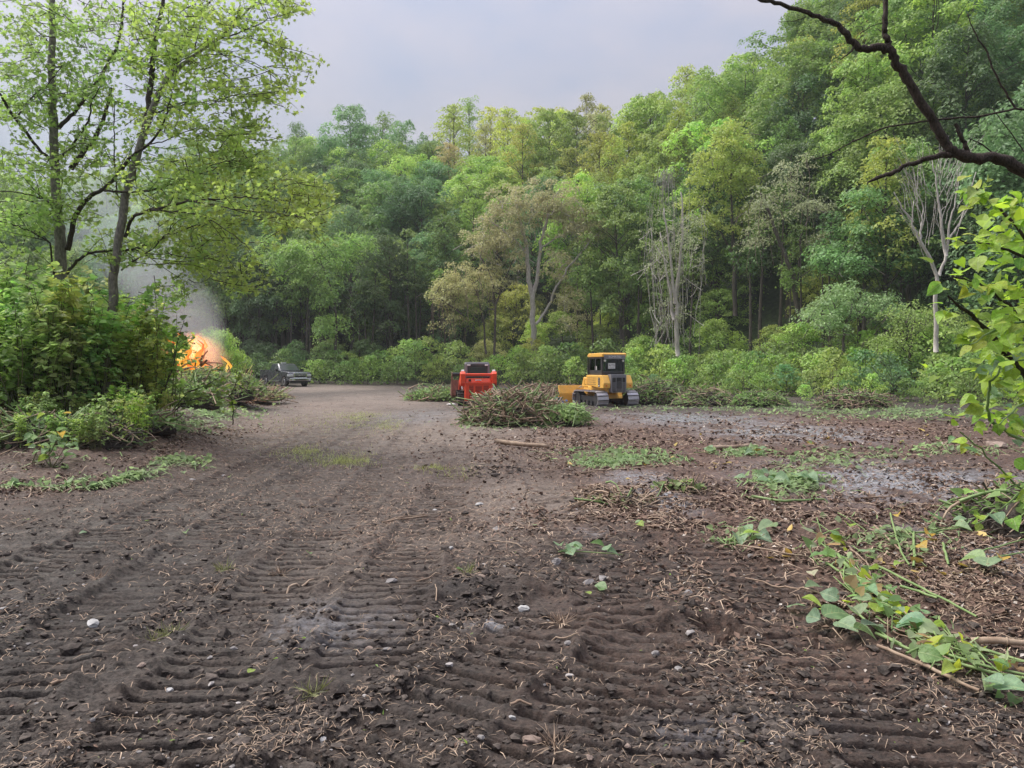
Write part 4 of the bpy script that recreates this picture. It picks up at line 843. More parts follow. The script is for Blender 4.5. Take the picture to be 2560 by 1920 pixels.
# ---- compact track loader
def loader():
    g = at(1192, 1005, 37.0); e = empty('track_loader', (g.x, g.y, float(H(g.x, g.y)) - .02), R(7))
    for s in (-1, 1): track_loop(e, s * .78, .36, 2.3, .72, .33, 40, .03, M['blackp'], .25, .035)
    BB().box(-.58, .58, -.9, 1.2, .30, 1.0).out('body', M['org'], e, .03)
    BB().box(-.72, .64, -1.34, -1.20, .24, .30).out('rear_bumper', M['dkgrey'], e, .01)
    dr = BB().box(-.66, .66, -1.30, -.9, .30, 1.16).out('rear_door', M['org'], e, .04)
    BB().box(-.66, .66, -1.345, -1.30, 1.10, 1.16).out('door_rim', M['org'], dr, .01)
    for x0, x1, z0, z1 in ((-.46, -.26, .66, 1.02), (-.16, .14, .72, 1.0), (.22, .46, .76, 1.02), (-.46, -.26, .38, .60), (-.16, .14, .38, .60), (.22, .46, .40, .66)):
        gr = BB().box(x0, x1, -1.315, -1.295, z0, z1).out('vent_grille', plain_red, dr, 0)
        for k in range(4): z = z0 + (z1 - z0) * (k + .5) / 4; BB().box(x0, x1, -1.322, -1.314, z, z + .012).out('grille_bar', M['org'], gr, 0)
    for x in (-.62, .60): BB().box(x - .01, x + .02, -1.325, -1.298, .4, 1.05).out('door_trim', M['org'], dr, .004)
    BB().box(-.60, .58, -1.24, -.7, 1.17, 1.36, (0, 0, .1, 0)).out('rear_hood', M['org'], e, .03)
    BB().cyl((-.42, -1.27, 1.27), (-.42, -1.1, 1.27), .06, 16).out('exhaust_port', M['black'], e, 0)
    lb = BB().box(-.16, .12, -1.252, -1.235, 1.25, 1.31).out('name_plate', M['white'], e, 0); text('Kubota', .055, M['org'], lb, (-.02, -1.256, 1.28), (R(90), 0, 0), ext=.001)
    BB().box(-.52, .52, -1.05, -.6, 1.38, 1.44).out('rear_shelf', M['dkgrey'], e, .01)
    # cab
    bb = BB().box(-.57, .57, -.55, .85, 2.02, 2.13, (.03, -.03, .03, -.03))
    for x in (-.53, .53): bb.box(x - .05, x + .05, -.56, -.44, 1.35, 2.05); bb.box(x - .04, x + .04, .72, .82, 1.0, 2.05); bb.box(x - .03, x + .03, -.5, .8, 1.3, 1.42)
    cab = bb.out('cab', M['midgrey'], e, .02)
    BB().box(-.48, .48, -.50, -.47, 1.40, 1.98).box(-.46, .46, -.53, -.5, 1.93, 2.02).out('rear_frame', M['dkgrey'], cab, .01)
    BB().box(-.36, .40, -.525, -.505, 1.46, 1.88).out('rear_window', M['glass_d'], cab, .02)
    for s in (-1, 1):
        BB().box(s * .42 - .075, s * .42 + .075, -.62, -.55, 1.95, 2.02).out('work_light', M['white'], cab, .01)
        BB().box(s * .53 - .02, s * .53 + .02, -.42, .7, 1.42, 2.0).out('side_mesh', M['glass_d'], cab, 0)
        x0 = s * .74
        tw = BB().prism([(-1.25, 1.12), (-1.0, .98), (-.62, 1.05), (-.55, 1.5), (-.72, 1.66), (-1.12, 1.68), (-1.27, 1.58)], x0 - .115, x0 + .115).out('arm_tower', M['org'], e, .025)
        BB().cyl((x0 - .07, -.95, 1.70), (x0 + .07, -.95, 1.70), .065, 14).out('pivot_pin', M['white'], tw, .01)
        BB().prism([(-.9, 1.46), (-.8, 1.66), (1.1, 1.22), (1.75, .55), (1.6, .40), (.9, 1.02)], x0 - .075, x0 + .075).out('lift_arm', M['org'], e, .02)
        BB().cyl((x0, -.8, .8), (x0, .5, 1.25), .045).out('lift_cylinder', M['chrome'], e, 0)
    BB().cyl((-.64, -1.12, 1.545), (.64, -1.12, 1.545), .05, 14).box(-.64, .64, -1.14, -1.06, 1.47, 1.55).out('cross_tube', M['org'], e, .01)
    BB().cyl((.80, -1.2, 1.05), (.98, -.6, .25), .02).out('hose', M['black'], e, 0)
    bk = BB().prism([(1.75, .45), (1.85, .35), (2.75, .42), (2.78, .50), (1.95, .55), (1.90, 1.15), (1.78, 1.25)], -1.15, 1.15).out('bucket', M['rust'], e, .01)
    for s in (-1, 1): BB().prism([(1.78, .40), (2.72, .45), (2.45, 1.05), (1.85, 1.22)], s * 1.15 - .02, s * 1.15 + .02).out('bucket_side', M['rust'], bk, .005)
    BB().bar([(-1.1, 1.95, 1.52), (1.1, 1.95, 1.52)], .09, 10).out('grapple_bar', M['black'], bk, 0)
    for k in range(5): x = -1.1 + k * .55; BB().prism([(1.9, 1.1), (1.95, 1.6), (2.3, 1.62), (2.75, 1.1), (2.66, 1.06), (2.25, 1.48), (2.05, 1.46), (2.0, 1.1)], x - .03, x + .03).out('grapple_tine', M['rust'], bk, .005)
    return tag(e, 'orange-red compact track loader from behind with silver cab top', 'track loader')
plain_red = plain('dark_red_mesh', (.30, .03, .012), .7); M['glass_d'] = plain('dark_glass', (.05, .065, .06), .08)  # vent panels in a darker red than the door paint
loader()
# ---- pickup truck
def truck():
    g = at(716, 964, 65.0); e = empty('pickup_truck', (g.x - .3, g.y + .6, float(H(g.x, g.y)) - .02), R(221))
    def arch(yc, r=.50, z0=.42, n=9): return [(yc + r * math.cos(a), z0 + .02 + r * math.sin(a)) for a in np.linspace(math.pi, 0, n)][::-1]
    fy, ry = 1.95, -1.75
    low = [(-2.98, .55)] + arch(ry)[::-1] + arch(fy)[::-1] + [(2.85, .50), (2.95, .62), (2.95, 1.12), (2.80, 1.24), (1.0, 1.34), (-2.98, 1.36)]
    bb = BB().prism(low, -.98, .98); body = bb.out('body', M['truck'], e, .045, True)
    BB().box(-.80, .80, -2.9, 2.7, .40, .75).out('underbody', M['black'], e, 0)
    BB().box(-.86, .86, -2.88, -1.12, 1.20, 1.37).out('bed_liner', M['black'], body, 0)
    for s in (-1, 1): BB().box(s * .92 - .05, s * .92 + .05, -2.95, -1.05, 1.36, 1.41).out('bed_rail', M['truck'], body, .02)
    BB().box(-.98, .98, -3.0, -2.93, 1.0, 1.41).out('tailgate', M['truck'], body, .02)
    # greenhouse
    gh = BB(); prof = [(-1.10, 1.33), (-.98, 1.88), (-.80, 1.95), (.20, 1.96), (.42, 1.90), (1.12, 1.33)]
    b = gh.b; a = [b.verts.new((-(.93 if z < 1.5 else .76), y, z)) for y, z in prof]; c = [b.verts.new(((.93 if z < 1.5 else .76), y, z)) for y, z in prof]
    b.faces.new(a[::-1]); b.faces.new(c)
    for i in range(6): b.faces.new((a[i], a[(i + 1) % 6], c[(i + 1) % 6], c[i]))
    cab = gh.out('cab', M['truck'], e, .05, True)
    def quad(name, P, mat, parent, th=.012):
        bb = BB(); P = [Vector(p) for p in P]; n = (P[1] - P[0]).cross(P[2] - P[0]).normalized(); v = [bb.b.verts.new(p + n * th) for p in P]; w = [bb.b.verts.new(p - n * .01) for p in P]
        bb.b.faces.new(v); bb.b.faces.new(w[::-1])
        for i in range(len(P)): bb.b.faces.new((v[i], w[i], w[(i + 1) % len(P)], v[(i + 1) % len(P)]))
        return bb.out(name, mat, parent, 0)
    def gx(z): return .93 - (z - 1.33) / .57 * .17
    def wy(z): return 1.12 - (z - 1.33) / .57 * .70
    wsx = quad('windscreen', [(-.82, wy(1.38), 1.38), (.82, wy(1.38), 1.38), (.68, wy(1.86), 1.86), (-.68, wy(1.86), 1.86)], M['glass_d'], cab)
    for s in (-1, 1):
        f = [(s * gx(1.40), .86, 1.40), (s * gx(1.84), .38, 1.84), (s * gx(1.84), -.12, 1.84), (s * gx(1.40), -.12, 1.40)]; r = [(s * gx(1.42), -.20, 1.42), (s * gx(1.84), -.20, 1.84), (s * gx(1.82), -.86, 1.82), (s * gx(1.42), -.96, 1.42)]
        quad('side_window', f if s > 0 else f[::-1], M['glass_b'], cab); quad('side_window', r if s > 0 else r[::-1], M['glass_d'], cab)
        dd = BB().box(s * .985 - .006, s * .985 + .006, -.14, 1.0, .62, 1.32).out('door', M['truck'], body, .004); BB().box(s * 1.0 - .012, s * 1.0 + .012, -.05, .15, 1.12, 1.16).out('handle', M['chrome'], dd, .004)
        BB().box(s * .985 - .005, s * .985 + .005, -1.02, -.17, .62, 1.32).out('door', M['truck'], body, .004)
        BB().box(s * .99 - .006, s * .99 + .006, .62, .92, .78, .83).out('badge', M['chrome'], body, 0)
        BB().box(s * 1.12 - .11, s * 1.12 + .11, .82, .94, 1.28, 1.50).cyl((s * .9, .88, 1.33), (s * 1.1, .88, 1.33), .03).out('wing_mirror', M['black'], e, .02)
        BB().cyl((s * 1.02, -1.0, .47), (s * 1.02, 1.2, .47), .055, 10).out('step_bar', M['chrome'], e, 0)
        BB().box(s * .80 - .19, s * .80 + .19, 2.90, 2.985, .86, 1.06, ).out('headlight', M['lamp'], e, .03)
        BB().box(s * .985 - .01, s * .985 + .012, 2.62, 2.9, .88, 1.05).out('headlight', M['lamp'], e, .01)
        for y in (fy, ry):
            t_ = BB().cyl((s * .72, y, .41), (s * 1.0, y, .41), .41, 28).out('wheel', M['blackp'], e, .03, True)
            BB().cyl((s * .985, y, .41), (s * 1.008, y, .41), .25, 20).out('rim', M['chrome'], t_, .01); BB().cyl((s * 1.0, y, .41), (s * 1.03, y, .41), .08, 12).out('hub', M['black'], t_, .01)
            for k in range(6): a_ = k * math.pi / 3; BB().cyl((s * 1.005, y + .15 * math.cos(a_), .41 + .15 * math.sin(a_)), (s * 1.014, y + .15 * math.cos(a_), .41 + .15 * math.sin(a_)), .045, 8).out('hole', M['black'], t_, 0)
    gs = BB().box(-.60, .60, 2.93, 3.00, .74, 1.18).out('grille_surround', M['chrome'], e, .04)
    gg = BB().box(-.52, .52, 2.985, 3.012, .80, 1.12).out('grille', M['black'], gs, .03)
    BB().box(-.52, .52, 3.005, 3.03, .955, 1.005).out('grille_bar', M['chrome'], gs, .01); text('RAM', .16, M['logo'], gs, (0, 3.036, .98), (R(90), 0, R(180)))
    BB().box(-.96, .96, 2.90, 3.12, .50, .74).out('front_bumper', M['chrome'], e, .04); BB().box(-.50, .50, 3.11, 3.128, .54, .64).out('bumper_intake', M['black'], e, .01)
    for s in (-1, 1): BB().box(s * .74 - .09, s * .74 + .09, 3.115, 3.13, .53, .61).out('fog_light', M['lamp'], e, .01)
    BB().box(-.9, .9, 2.80, 2.98, .34, .50).out('air_dam', M['black'], e, .02)
    BB().prism([(1.05, 1.335), (2.78, 1.245), (2.9, 1.13), (2.9, 1.10), (1.05, 1.30)], -.62, .62).out('bonnet', M['truck'], e, .03, True)
    BB().box(-.16, .26, -.25, -.05, 1.955, 2.03).out('beacon_bar', M['white'], e, .02)
    BB().bar([(-.55, 1.0, 1.36), (.1, .98, 1.40)], .012, 6).bar([(.1, 1.0, 1.36), (.7, .98, 1.40)], .012, 6).out('wiper', M['black'], e, 0)
    return tag(e, 'dark grey pickup truck with chrome grille parked facing the camera', 'pickup truck')
M['lamp'] = plain('lamp_glass', (.7, .72, .75), .08, .3); M['glass_b'] = plain('bright_glass', (.35, .38, .42), .04, .8)
truck()
# ------------------------------------------------------------------ loose stuff on the ground
rng = np.random.default_rng(4242)
def gpx(u, v):
    """photo pixels -> ground points (arrays)"""
    Y = CAMZ * FPX / np.maximum(v - HORIZ, 8); X = (u - 1280) / FPX * Y
    for _ in range(3): Y = (CAMZ - H(X, Y)) * FPX / np.maximum(v - HORIZ, 8); X = (u - 1280) / FPX * Y
    return X, Y
def groundz(X, Y): return H(X, Y) + micro(X, Y)[0]
def sample(n, patches=None, vmin=985, thin=True):
    if patches is None:
        v = vmin + (1960 - vmin) * rng.random(n) ** .85; u = -120 + 2800 * rng.random(n)
    else:
        w = np.array([p[4] for p in patches], float); k = rng.choice(len(patches), n, p=w / w.sum()); P = np.array([p[:4] for p in patches], float)[k]
        u = P[:, 0] + P[:, 2] * rng.normal(size=n) * .62; v = P[:, 1] + P[:, 3] * rng.normal(size=n) * .62; v = np.maximum(v, vmin)
    X, Y = gpx(u, v); hz, pr = micro(X, Y); P = np.stack([X, Y, H(X, Y) + hz], 1)
    if not thin: return P
    keep = sst(.36, .60, fbm(X * 1.7, Y * 1.7, 301, 3)) * (1 - .7 * pr) + .12 > rng.random(n); return P[keep]
def ribbons(mb, C, L, w, lift=.012, curl=.35, a=None):
    n = len(C); th = rng.random(n) * math.pi * 2; d = np.stack([np.cos(th), np.sin(th), rng.normal(size=n) * .12], 1); s = np.stack([-np.sin(th), np.cos(th), np.zeros(n)], 1)
    bend = rng.normal(size=n) * curl; L = L[:, None]; w = w[:, None]; up = np.array([0, 0, 1.])
    pts = [C - d * L * .5 + up * lift * .5, C + s * L * bend[:, None] * .35 + up * (lift + .12 * L * rng.random((n, 1))), C + d * L * .5 + up * lift * .4]
    V = np.stack([pts[0] - s * w * .4, pts[0] + s * w * .4, pts[1] + s * w * .5 + up * w * .3, pts[1] - s * w * .5, pts[2] + s * w * .3, pts[2] - s * w * .3], 1)
    F = (np.array([[0, 1, 2, 3], [3, 2, 4, 5]])[None] + (np.arange(n) * 6)[:, None, None]).reshape(-1, 4)
    mb.add(V.reshape(-1, 3), F, np.repeat(rng.random(n) if a is None else a, 6))
_b = bmesh.new(); bmesh.ops.create_icosphere(_b, subdivisions=1, radius=1); ICO = np.array([v.co[:] for v in _b.verts]); ICF = np.array([[v.index for v in f.verts] for f in _b.faces]); _b.free()
_b = bmesh.new(); bmesh.ops.create_icosphere(_b, subdivisions=3, radius=1); ICO3 = np.array([v.co[:] for v in _b.verts]); ICF3 = np.array([[v.index for v in f.verts] for f in _b.faces]); _b.free()
def lumps(mb, C, S, flat=.65, rough=.28, sink=.2):
    n = len(C); K = len(ICO); J = 1 + rng.normal(size=(n, K, 1)) * rough; A = np.stack([rng.uniform(.7, 1.3, n), rng.uniform(.7, 1.3, n), rng.uniform(.6, 1.1, n) * flat], 1)
    V = ICO[None] * J * A[:, None]; th = rng.random(n) * 6.28; c, s = np.cos(th)[:, None], np.sin(th)[:, None]
    V = np.stack([V[..., 0] * c - V[..., 1] * s, V[..., 0] * s + V[..., 1] * c, V[..., 2]], -1) * S[:, None, None] + C[:, None]; V[..., 2] += (S * flat * (.5 - sink))[:, None]
    mb.add(V.reshape(-1, 3), (ICF[None] + (np.arange(n) * K)[:, None, None]).reshape(-1, 3), np.repeat(rng.random(n), K))
def stuff(name, mb, mat, label, cat, color=None, smooth=False): 
    o = mobj(name, mb.mesh(name, mat, smooth), kind='stuff', color=color); return tag(o, label, cat)
M['clod'] = rough_mat('soil_clod', (.022, .018, .016), (.11, .09, .078), 30, bump=.6, useobj=True, rough=.9)
M['pebble'] = rough_mat('pebble', (.16, .15, .15), (.42, .39, .37), 18, bump=.3, useobj=True, rough=.75)
sc_ = lambda Y: np.clip((Y / 5.5) ** .55, .6, 2.6)
mb = MB(); P = sample(21000, vmin=1240); lumps(mb, P, rng.lognormal(-4.5, .5, len(P)) * sc_(P[:, 1]) ** .6)
P = sample(2600, [(1180, 1495, 160, 45, 2), (1560, 1450, 200, 60, 1), (1800, 1760, 400, 110, 2), (1200, 1850, 500, 80, 1.5), (1230, 1185, 110, 10, .6), (1000, 1700, 500, 130, 1)]); lumps(mb, P, rng.lognormal(-4.2, .5, len(P)) * sc_(P[:, 1]))
stuff('soil_clods', mb, M['clod'], 'dark crumbs of churned soil scattered over the muddy ground', 'soil')
mb = MB(); P = sample(1300, vmin=1100); lumps(mb, P, rng.lognormal(-4.8, .5, len(P)) * sc_(P[:, 1]) ** .6); stuff('gravel', mb, M['pebble'], 'small pale pebbles lying loose on the muddy ground', 'gravel')
LEFT = [(150, 1120, 260, 40, 1.2), (450, 1080, 120, 22, 1), (60, 1180, 160, 25, .7), (600, 1005, 70, 12, .5)]
RIGHT = [(1700, 1110, 500, 90, 3), (2200, 1080, 400, 50, 2), (2250, 1400, 420, 200, 5), (1550, 1290, 220, 50, 1.3), (1400, 1120, 200, 50, 1), (1850, 1320, 260, 100, 2), (2400, 1250, 200, 120, 1.5)]
mb = MB(); P = sample(17000, vmin=1000); ribbons(mb, P, rng.uniform(.03, .11, len(P)) * sc_(P[:, 1]), rng.uniform(.003, .006, len(P)) * sc_(P[:, 1]))
P = sample(15000, RIGHT + LEFT + [(1500, 1250, 150, 30, .6)]); ribbons(mb, P, rng.uniform(.05, .22, len(P)) * sc_(P[:, 1]), rng.uniform(.004, .010, len(P)) * sc_(P[:, 1]), .02)
P = sample(7000, [(900, 1100, 500, 90, 2), (1250, 1150, 400, 90, 2), (700, 1230, 600, 110, 3), (500, 1130, 300, 60, 1), (1150, 1330, 500, 90, 2)], 985, False); ribbons(mb, P, rng.uniform(.03, .10, len(P)) * sc_(P[:, 1]), rng.uniform(.003, .006, len(P)) * sc_(P[:, 1]))
stuff('straw', mb, M['stalk_tan'], 'thin dry straw and root bits strewn over the mud', 'straw')
def litter(name, n, patches, size, mat, label, tpl=T_SPRIG, color=None, tilt=.45, lift=.02, vmin=1000):
    mb = MB(); P = sample(n, patches, vmin); P[:, 2] += lift * rng.random(len(P))
    mb.cards(P, np.array([0, 0, 1.]) + rng.normal(size=(len(P), 3)) * tilt, rng.normal(size=(len(P), 3)), rng.uniform(.6, 1.4, len(P)) * size * sc_(P[:, 1]), tpl)
    return stuff(name, mb, mat, label, 'leaves', color)
litter('dead_leaves', 26000, RIGHT, .055, M['litter'], 'brown torn dead leaves covering the ground on the right', lift=.03)
litter('dead_leaves', 9000, LEFT, .045, M['litter'], 'brown dead leaves along the edge of the left thicket')
mb = MB(); P = sample(6000, [(900, 1060, 500, 70, 2), (1250, 1150, 400, 90, 2), (600, 1230, 600, 110, 3), (450, 1080, 250, 50, 2), (1150, 1330, 500, 90, 2)], 985, False); ribbons(mb, P, rng.uniform(.04, .12, len(P)) * sc_(P[:, 1]), rng.uniform(.005, .012, len(P)) * sc_(P[:, 1])); stuff('bark_shreds', mb, M['litter'], 'dark brown bark and root shreds trodden into the middle of the clearing', 'shreds')
litter('dead_leaves', 1600, None, 0.03, M['litter'], 'few brown leaf scraps scattered over the open mud', vmin=1100)
M['pale_leaf'] = rough_mat('pale_leaf', (.28, .22, .17), (.52, .48, .44), 5, bump=.1, useobj=True)
litter('pale_leaves', 3000, RIGHT + [(1960, 1080, 190, 20, 2), (2250, 1200, 330, 45, 2), (1650, 1250, 65, 30, .8)], .036, M['pale_leaf'], 'pale bleached leaf undersides among the dead leaves on the right', lift=.035)
M['yel_leaf'] = leaf_mat('yellow_leaf', (.46, .36, .11), trans=.2)
litter('yellow_leaves', 90, [(2200, 1100, 300, 40, 2), (2300, 1400, 250, 100, 3), (1750, 1130, 300, 50, 1.5), (1980, 1400, 200, 80, 1)], .075, M['yel_leaf'], 'fallen yellow leaves dotted over the leaf litter on the right', T_HEART, lift=.04)
GP = [(1560, 1145, 130, 18, 3), (1500, 1160, 60, 14, 1), (1980, 1215, 90, 26, 2.2), (1860, 1135, 60, 10, .8), (2080, 1150, 150, 20, 1), (2350, 1130, 160, 16, 1), (1840, 1350, 60, 25, .6), (2250, 1350, 130, 40, 1), (1620, 1020, 160, 14, 1.2), (1950, 1022, 180, 10, 3), (2250, 1035, 200, 14, 4),
      (330, 1175, 130, 14, 2.5), (430, 1155, 70, 8, 1.2), (80, 1215, 90, 8, 1), (560, 1035, 90, 18, 3), (470, 1070, 80, 18, 1.5), (150, 1100, 150, 30, 2), (1130, 960, 70, 14, 1.5), (1240, 1065, 120, 8, 1.2), (1400, 1050, 60, 8, 1)]
litter('cut_green_leaves', 4600, GP, .055, M['leaf_near'], 'wilting cut green leaves lying in patches on the cleared ground', T_HEART, (.24, .34, .17), .7, .08, 975)
litter('green_scraps', 260, None, .035, M['leaf_near'], 'tiny green leaf scraps on the open mud', T_LANCE, (.22, .36, .10), .5, .02, 1080)
mb = MB(); P = sample(5000, GP, 975); ribbons(mb, P, rng.uniform(.12, .5, len(P)) * sc_(P[:, 1]) * .6, rng.uniform(.008, .018, len(P)) * sc_(P[:, 1]) * .7, .04); stuff('cut_stems', mb, M['stalk_green'], 'thin green cut stems lying among the wilting leaves', 'stems')
# grass
M['grass'] = leaf_mat('grass_blade', (.36, .42, .17), trans=.3, var=.5)
mb = MB(); GR = [(850, 1150, 80, 14, 3), (780, 1130, 90, 14, 1.5), (930, 1060, 70, 16, 2.5), (830, 1060, 160, 26, 1.6), (900, 1040, 60, 8, 1), (1110, 1180, 60, 8, .5), (1140, 1195, 40, 6, .3)]
P = sample(13000, GR); mb.cards(P, rng.normal(size=(len(P), 3)) + [0, -.3, 0], np.array([0, 0, 1.]) + rng.normal(size=(len(P), 3)) * .55, rng.uniform(.04, .13, len(P)), T_BLADE)
stuff('grass', mb, M['grass'], 'short pale grass surviving in patches in the middle of the track', 'grass')
M['tuft'] = leaf_mat('tuft_blade', (.20, .22, .09), trans=.2, var=.5)
gt = [(430, 1592, 'sparse grass tuft pressed into cleat marks near the white quartz stone'), (540, 1480, 'spiky grass tuft standing between two tread prints on the left'), (780, 1740, 'flattened straw coloured grass tuft low in the picture centre left'), (1390, 1860, 'reddish dry grass tuft at the bottom edge right of centre'),
      (560, 1425, 'loose grass tuft beside the left tread rows'), (1400, 1555, 'reddish root mat tuft beside the fresh scrape'), (1165, 1435, 'small grass tuft near the stones in the middle'), (700, 1430, 'grass tuft left of the broken tan stick'), (390, 1595, 'olive grass tuft just right of a pale stone'), (250, 1450, 'dull grass tuft amid the left tread marks')]
for k, (u, v, lab) in enumerate(gt):
    g = G(u, v); mb = MB(); n = 60; th = rng.random(n) * 6.28; rr = rng.random(n) * .07; C = np.stack([rr * np.cos(th), rr * np.sin(th), np.zeros(n)], 1)
    mb.cards(C, rng.normal(size=(n, 3)), np.stack([np.cos(th), np.sin(th), rng.uniform(.05, 1.4, n)], 1) + rng.normal(size=(n, 3)) * .4, rng.uniform(.03, .12, n), T_BLADE)
    o = mobj('grass_tuft', mb.mesh('grass_tuft', M['stalk_tan'] if k % 2 else M['tuft']), None, (g.x, g.y, float(groundz(np.array([g.x]), np.array([g.y]))[0]) + .004)); tag(o, lab, 'grass tuft')
# single stones
def stone(u, v, w, lab, col, flat=.6):
    g = G(u, v); s = w / FPX * g.y / 2; r = np.random.default_rng(int(u * 7 + v)); V = ICO3.copy()
    for _ in range(9):
        n = r.normal(size=3); n /= np.linalg.norm(n); d = (V @ n); c = r.uniform(.55, .85); V -= np.maximum(d - c, 0)[:, None] * n * .92
    V *= (1 + .05 * r.normal(size=(len(V), 1))) * [1.1, .8, flat]
    mb = MB(); mb.add(V * s, ICF3, .5); o = mobj('stone', mb.mesh('stone', col, False), None, (g.x, g.y, float(groundz(np.array([g.x]), np.array([g.y]))[0]) + s * flat * .35), (0, 0, r.random() * 6.28)); tag(o, lab, 'stone')
M['st_w'] = rough_mat('white_stone', (.26, .26, .26), (.52, .51, .50), 9, bump=.5); M['st_g'] = rough_mat('grey_stone', (.14, .13, .13), (.34, .32, .31), 7, bump=.6); M['st_b'] = rough_mat('brown_stone', (.15, .11, .09), (.36, .28, .235), 7, bump=.6)
for a in [(230, 1558, 40, 'white quartz stone lying among the left tread marks', 'w'), (353, 1679, 26, 'flat pinkish stone below the white quartz stone', 'b'), (513, 1749, 38, 'pale rounded stone left of centre near the bottom', 'g'), (524, 1640, 18, 'small grey stone above the pale rounded stone', 'g'), (422, 1725, 20, 'white chip left of the pale rounded stone', 'w'),
          (807, 1846, 24, 'thin white stone chip near the bottom edge', 'w'), (9, 1525, 16, 'tiny white stone at the left picture border', 'w'), (585, 1619, 18, 'small light stone right of the tread rows', 'g'), (1281, 1793, 22, 'upright white shard next to the largest bottom stone', 'w'), (1328, 1846, 50, 'largest tan stone at the bottom centre', 'b'),
          (1203, 1860, 24, 'grey stone left of the largest bottom stone', 'g'), (966, 1621, 26, 'pale grey stone in a pair left of the diagonal grooves', 'g'), (924, 1614, 28, 'tan stone in a pair left of the diagonal grooves', 'b'), (1421, 1616, 24, 'grey stone with a dark underside right of the diagonal grooves', 'g'), (1472, 1463, 36, 'blocky grey stone beside a fresh green leaf', 'g'),
          (1507, 1447, 30, 'jagged pale stone behind the blocky one', 'g'), (1203, 1456, 24, 'rounded tan stone above the dark scrape', 'b'), (1254, 1456, 20, 'small round tan stone right of its twin', 'b'), (980, 1452, 32, 'buried flat stone left of the dark scrape', 'g'), (1391, 1414, 30, 'dark overhanging stone above the scrape', 'g'),
          (1720, 1489, 28, 'light rounded stone on the right mud', 'g'), (1087, 1273, 20, 'white stone in the middle distance, left one', 'w'), (1198, 1264, 24, 'white stone in the middle distance, right one', 'w'), (1699, 1674, 26, 'milky grey stone low on the right mud', 'g'), (1639, 1628, 26, 'flat light stone beside dry stems on the right', 'g'),
          (1128, 1380, 16, 'small white stone left of the stick', 'w'), (1307, 1521, 34, 'long white stone lying in the scrape edge', 'w'), (1472, 1899, 22, 'tan stone cut by the bottom edge', 'b'), (1569, 1869, 20, 'brown stone near the bottom edge right of centre', 'b'), (2490, 1120, 50, 'smooth pinkish boulder at the right end of the clearing', 'b'),
          (1420, 1005, 14, 'pale stone lump under the bulldozer track', 'b'), (1526, 1016, 22, 'pinkish stone in front of the bulldozer track', 'b')]:
    stone(a[0], a[1], a[2], a[3], M['st_' + a[4]])
# single sticks, traced
def stick(pts, r, lab, mat='stalk_tan', up=.012):
    P = np.array([tuple(G(u, v)) for u, v in pts]); P = refine(P, 4); P[:, 2] = groundz(P[:, 0], P[:, 1]) + up + r; P[:, 2] = np.maximum(P[:, 2], np.interp(range(len(P)), [0, len(P) - 1], [P[0, 2], P[-1, 2]]))
    o_ = P[0].copy(); mb = MB(); mb.tube(P - o_, [r, r * .7], 6); tag(mobj('stick', mb.mesh('stick', M[mat], True), None, tuple(o_)), lab, 'stick')
for a in [([(955, 1312), (1010, 1302), (1068, 1293)], .012, 'long pinkish split stick in the middle distance'), ([(965, 1305), (1060, 1288)], .008, 'thinner pink stick beside the long split stick'), ([(706, 1477), (740, 1465), (784, 1453)], .011, 'pinkish tan stick lying left of the stones'), ([(126, 1720), (150, 1708), (168, 1700)], .011, 'short tan stick on the left mud'),
          ([(1220, 1358), (1270, 1362), (1314, 1372)], .006, 'thin bent pale twig in the middle'), ([(1090, 1515), (1092, 1500), (1088, 1487)], .005, 'curled pale twig below the left stone'), ([(1040, 1457), (1105, 1452)], .006, 'straight thin twig pointing at the twin stones'), ([(1370, 1595), (1410, 1600), (1445, 1610)], .006, 'pale root sliver right of the scrape'),
          ([(1275, 1770), (1300, 1765), (1330, 1768)], .008, 'dark straw stick above the white shard'), ([(1760, 1130), (1830, 1128), (1880, 1122)], .05, 'dark rotten log lying in the leaf litter'), ([(1240, 1112), (1330, 1122), (1370, 1124)], .06, 'reddish dark log in front of the brush pile'), ([(1020, 975), (1045, 966), (1062, 958)], .06, 'broken reddish plank left of the red loader'),
          ([(0, 1095), (70, 1075), (140, 1066), (175, 1068)], .012, 'long thin pale cane across the left debris'), ([(0, 1137), (60, 1112), (130, 1085), (172, 1070)], .012, 'second long pale cane slanting over the left debris'), ([(0, 1216), (60, 1205)], .012, 'pale cane end at the left border'), ([(145, 1112), (155, 1085), (162, 1066)], .010, 'short upright white stick in the left debris'),
          ([(270, 1067), (320, 1068), (350, 1070)], .012, 'pale cane in front of the leaning maple'), ([(340, 1095), (375, 1115), (412, 1136)], .010, 'thin stick sloping into the dark hollow'), ([(1450, 1190), (1600, 1172), (1700, 1165)], .012, 'long stem among the middle leaf litter'), ([(1995, 1150), (2060, 1155)], .01, 'white bent cane with a kink', ), ([(1880, 1250), (1960, 1262), (2060, 1255)], .02, 'thick pale green stem across the right litter', 'stalk_green'),
          ([(1930, 1385), (1990, 1392)], .01, 'short dry stem above the cut stalk bundle'), ([(2430, 1345), (2550, 1322)], .02, 'bleached stick at the right border'), ([(2150, 1250), (2230, 1245)], .012, 'light stick on the grey wet patch')]:
    stick(*a)
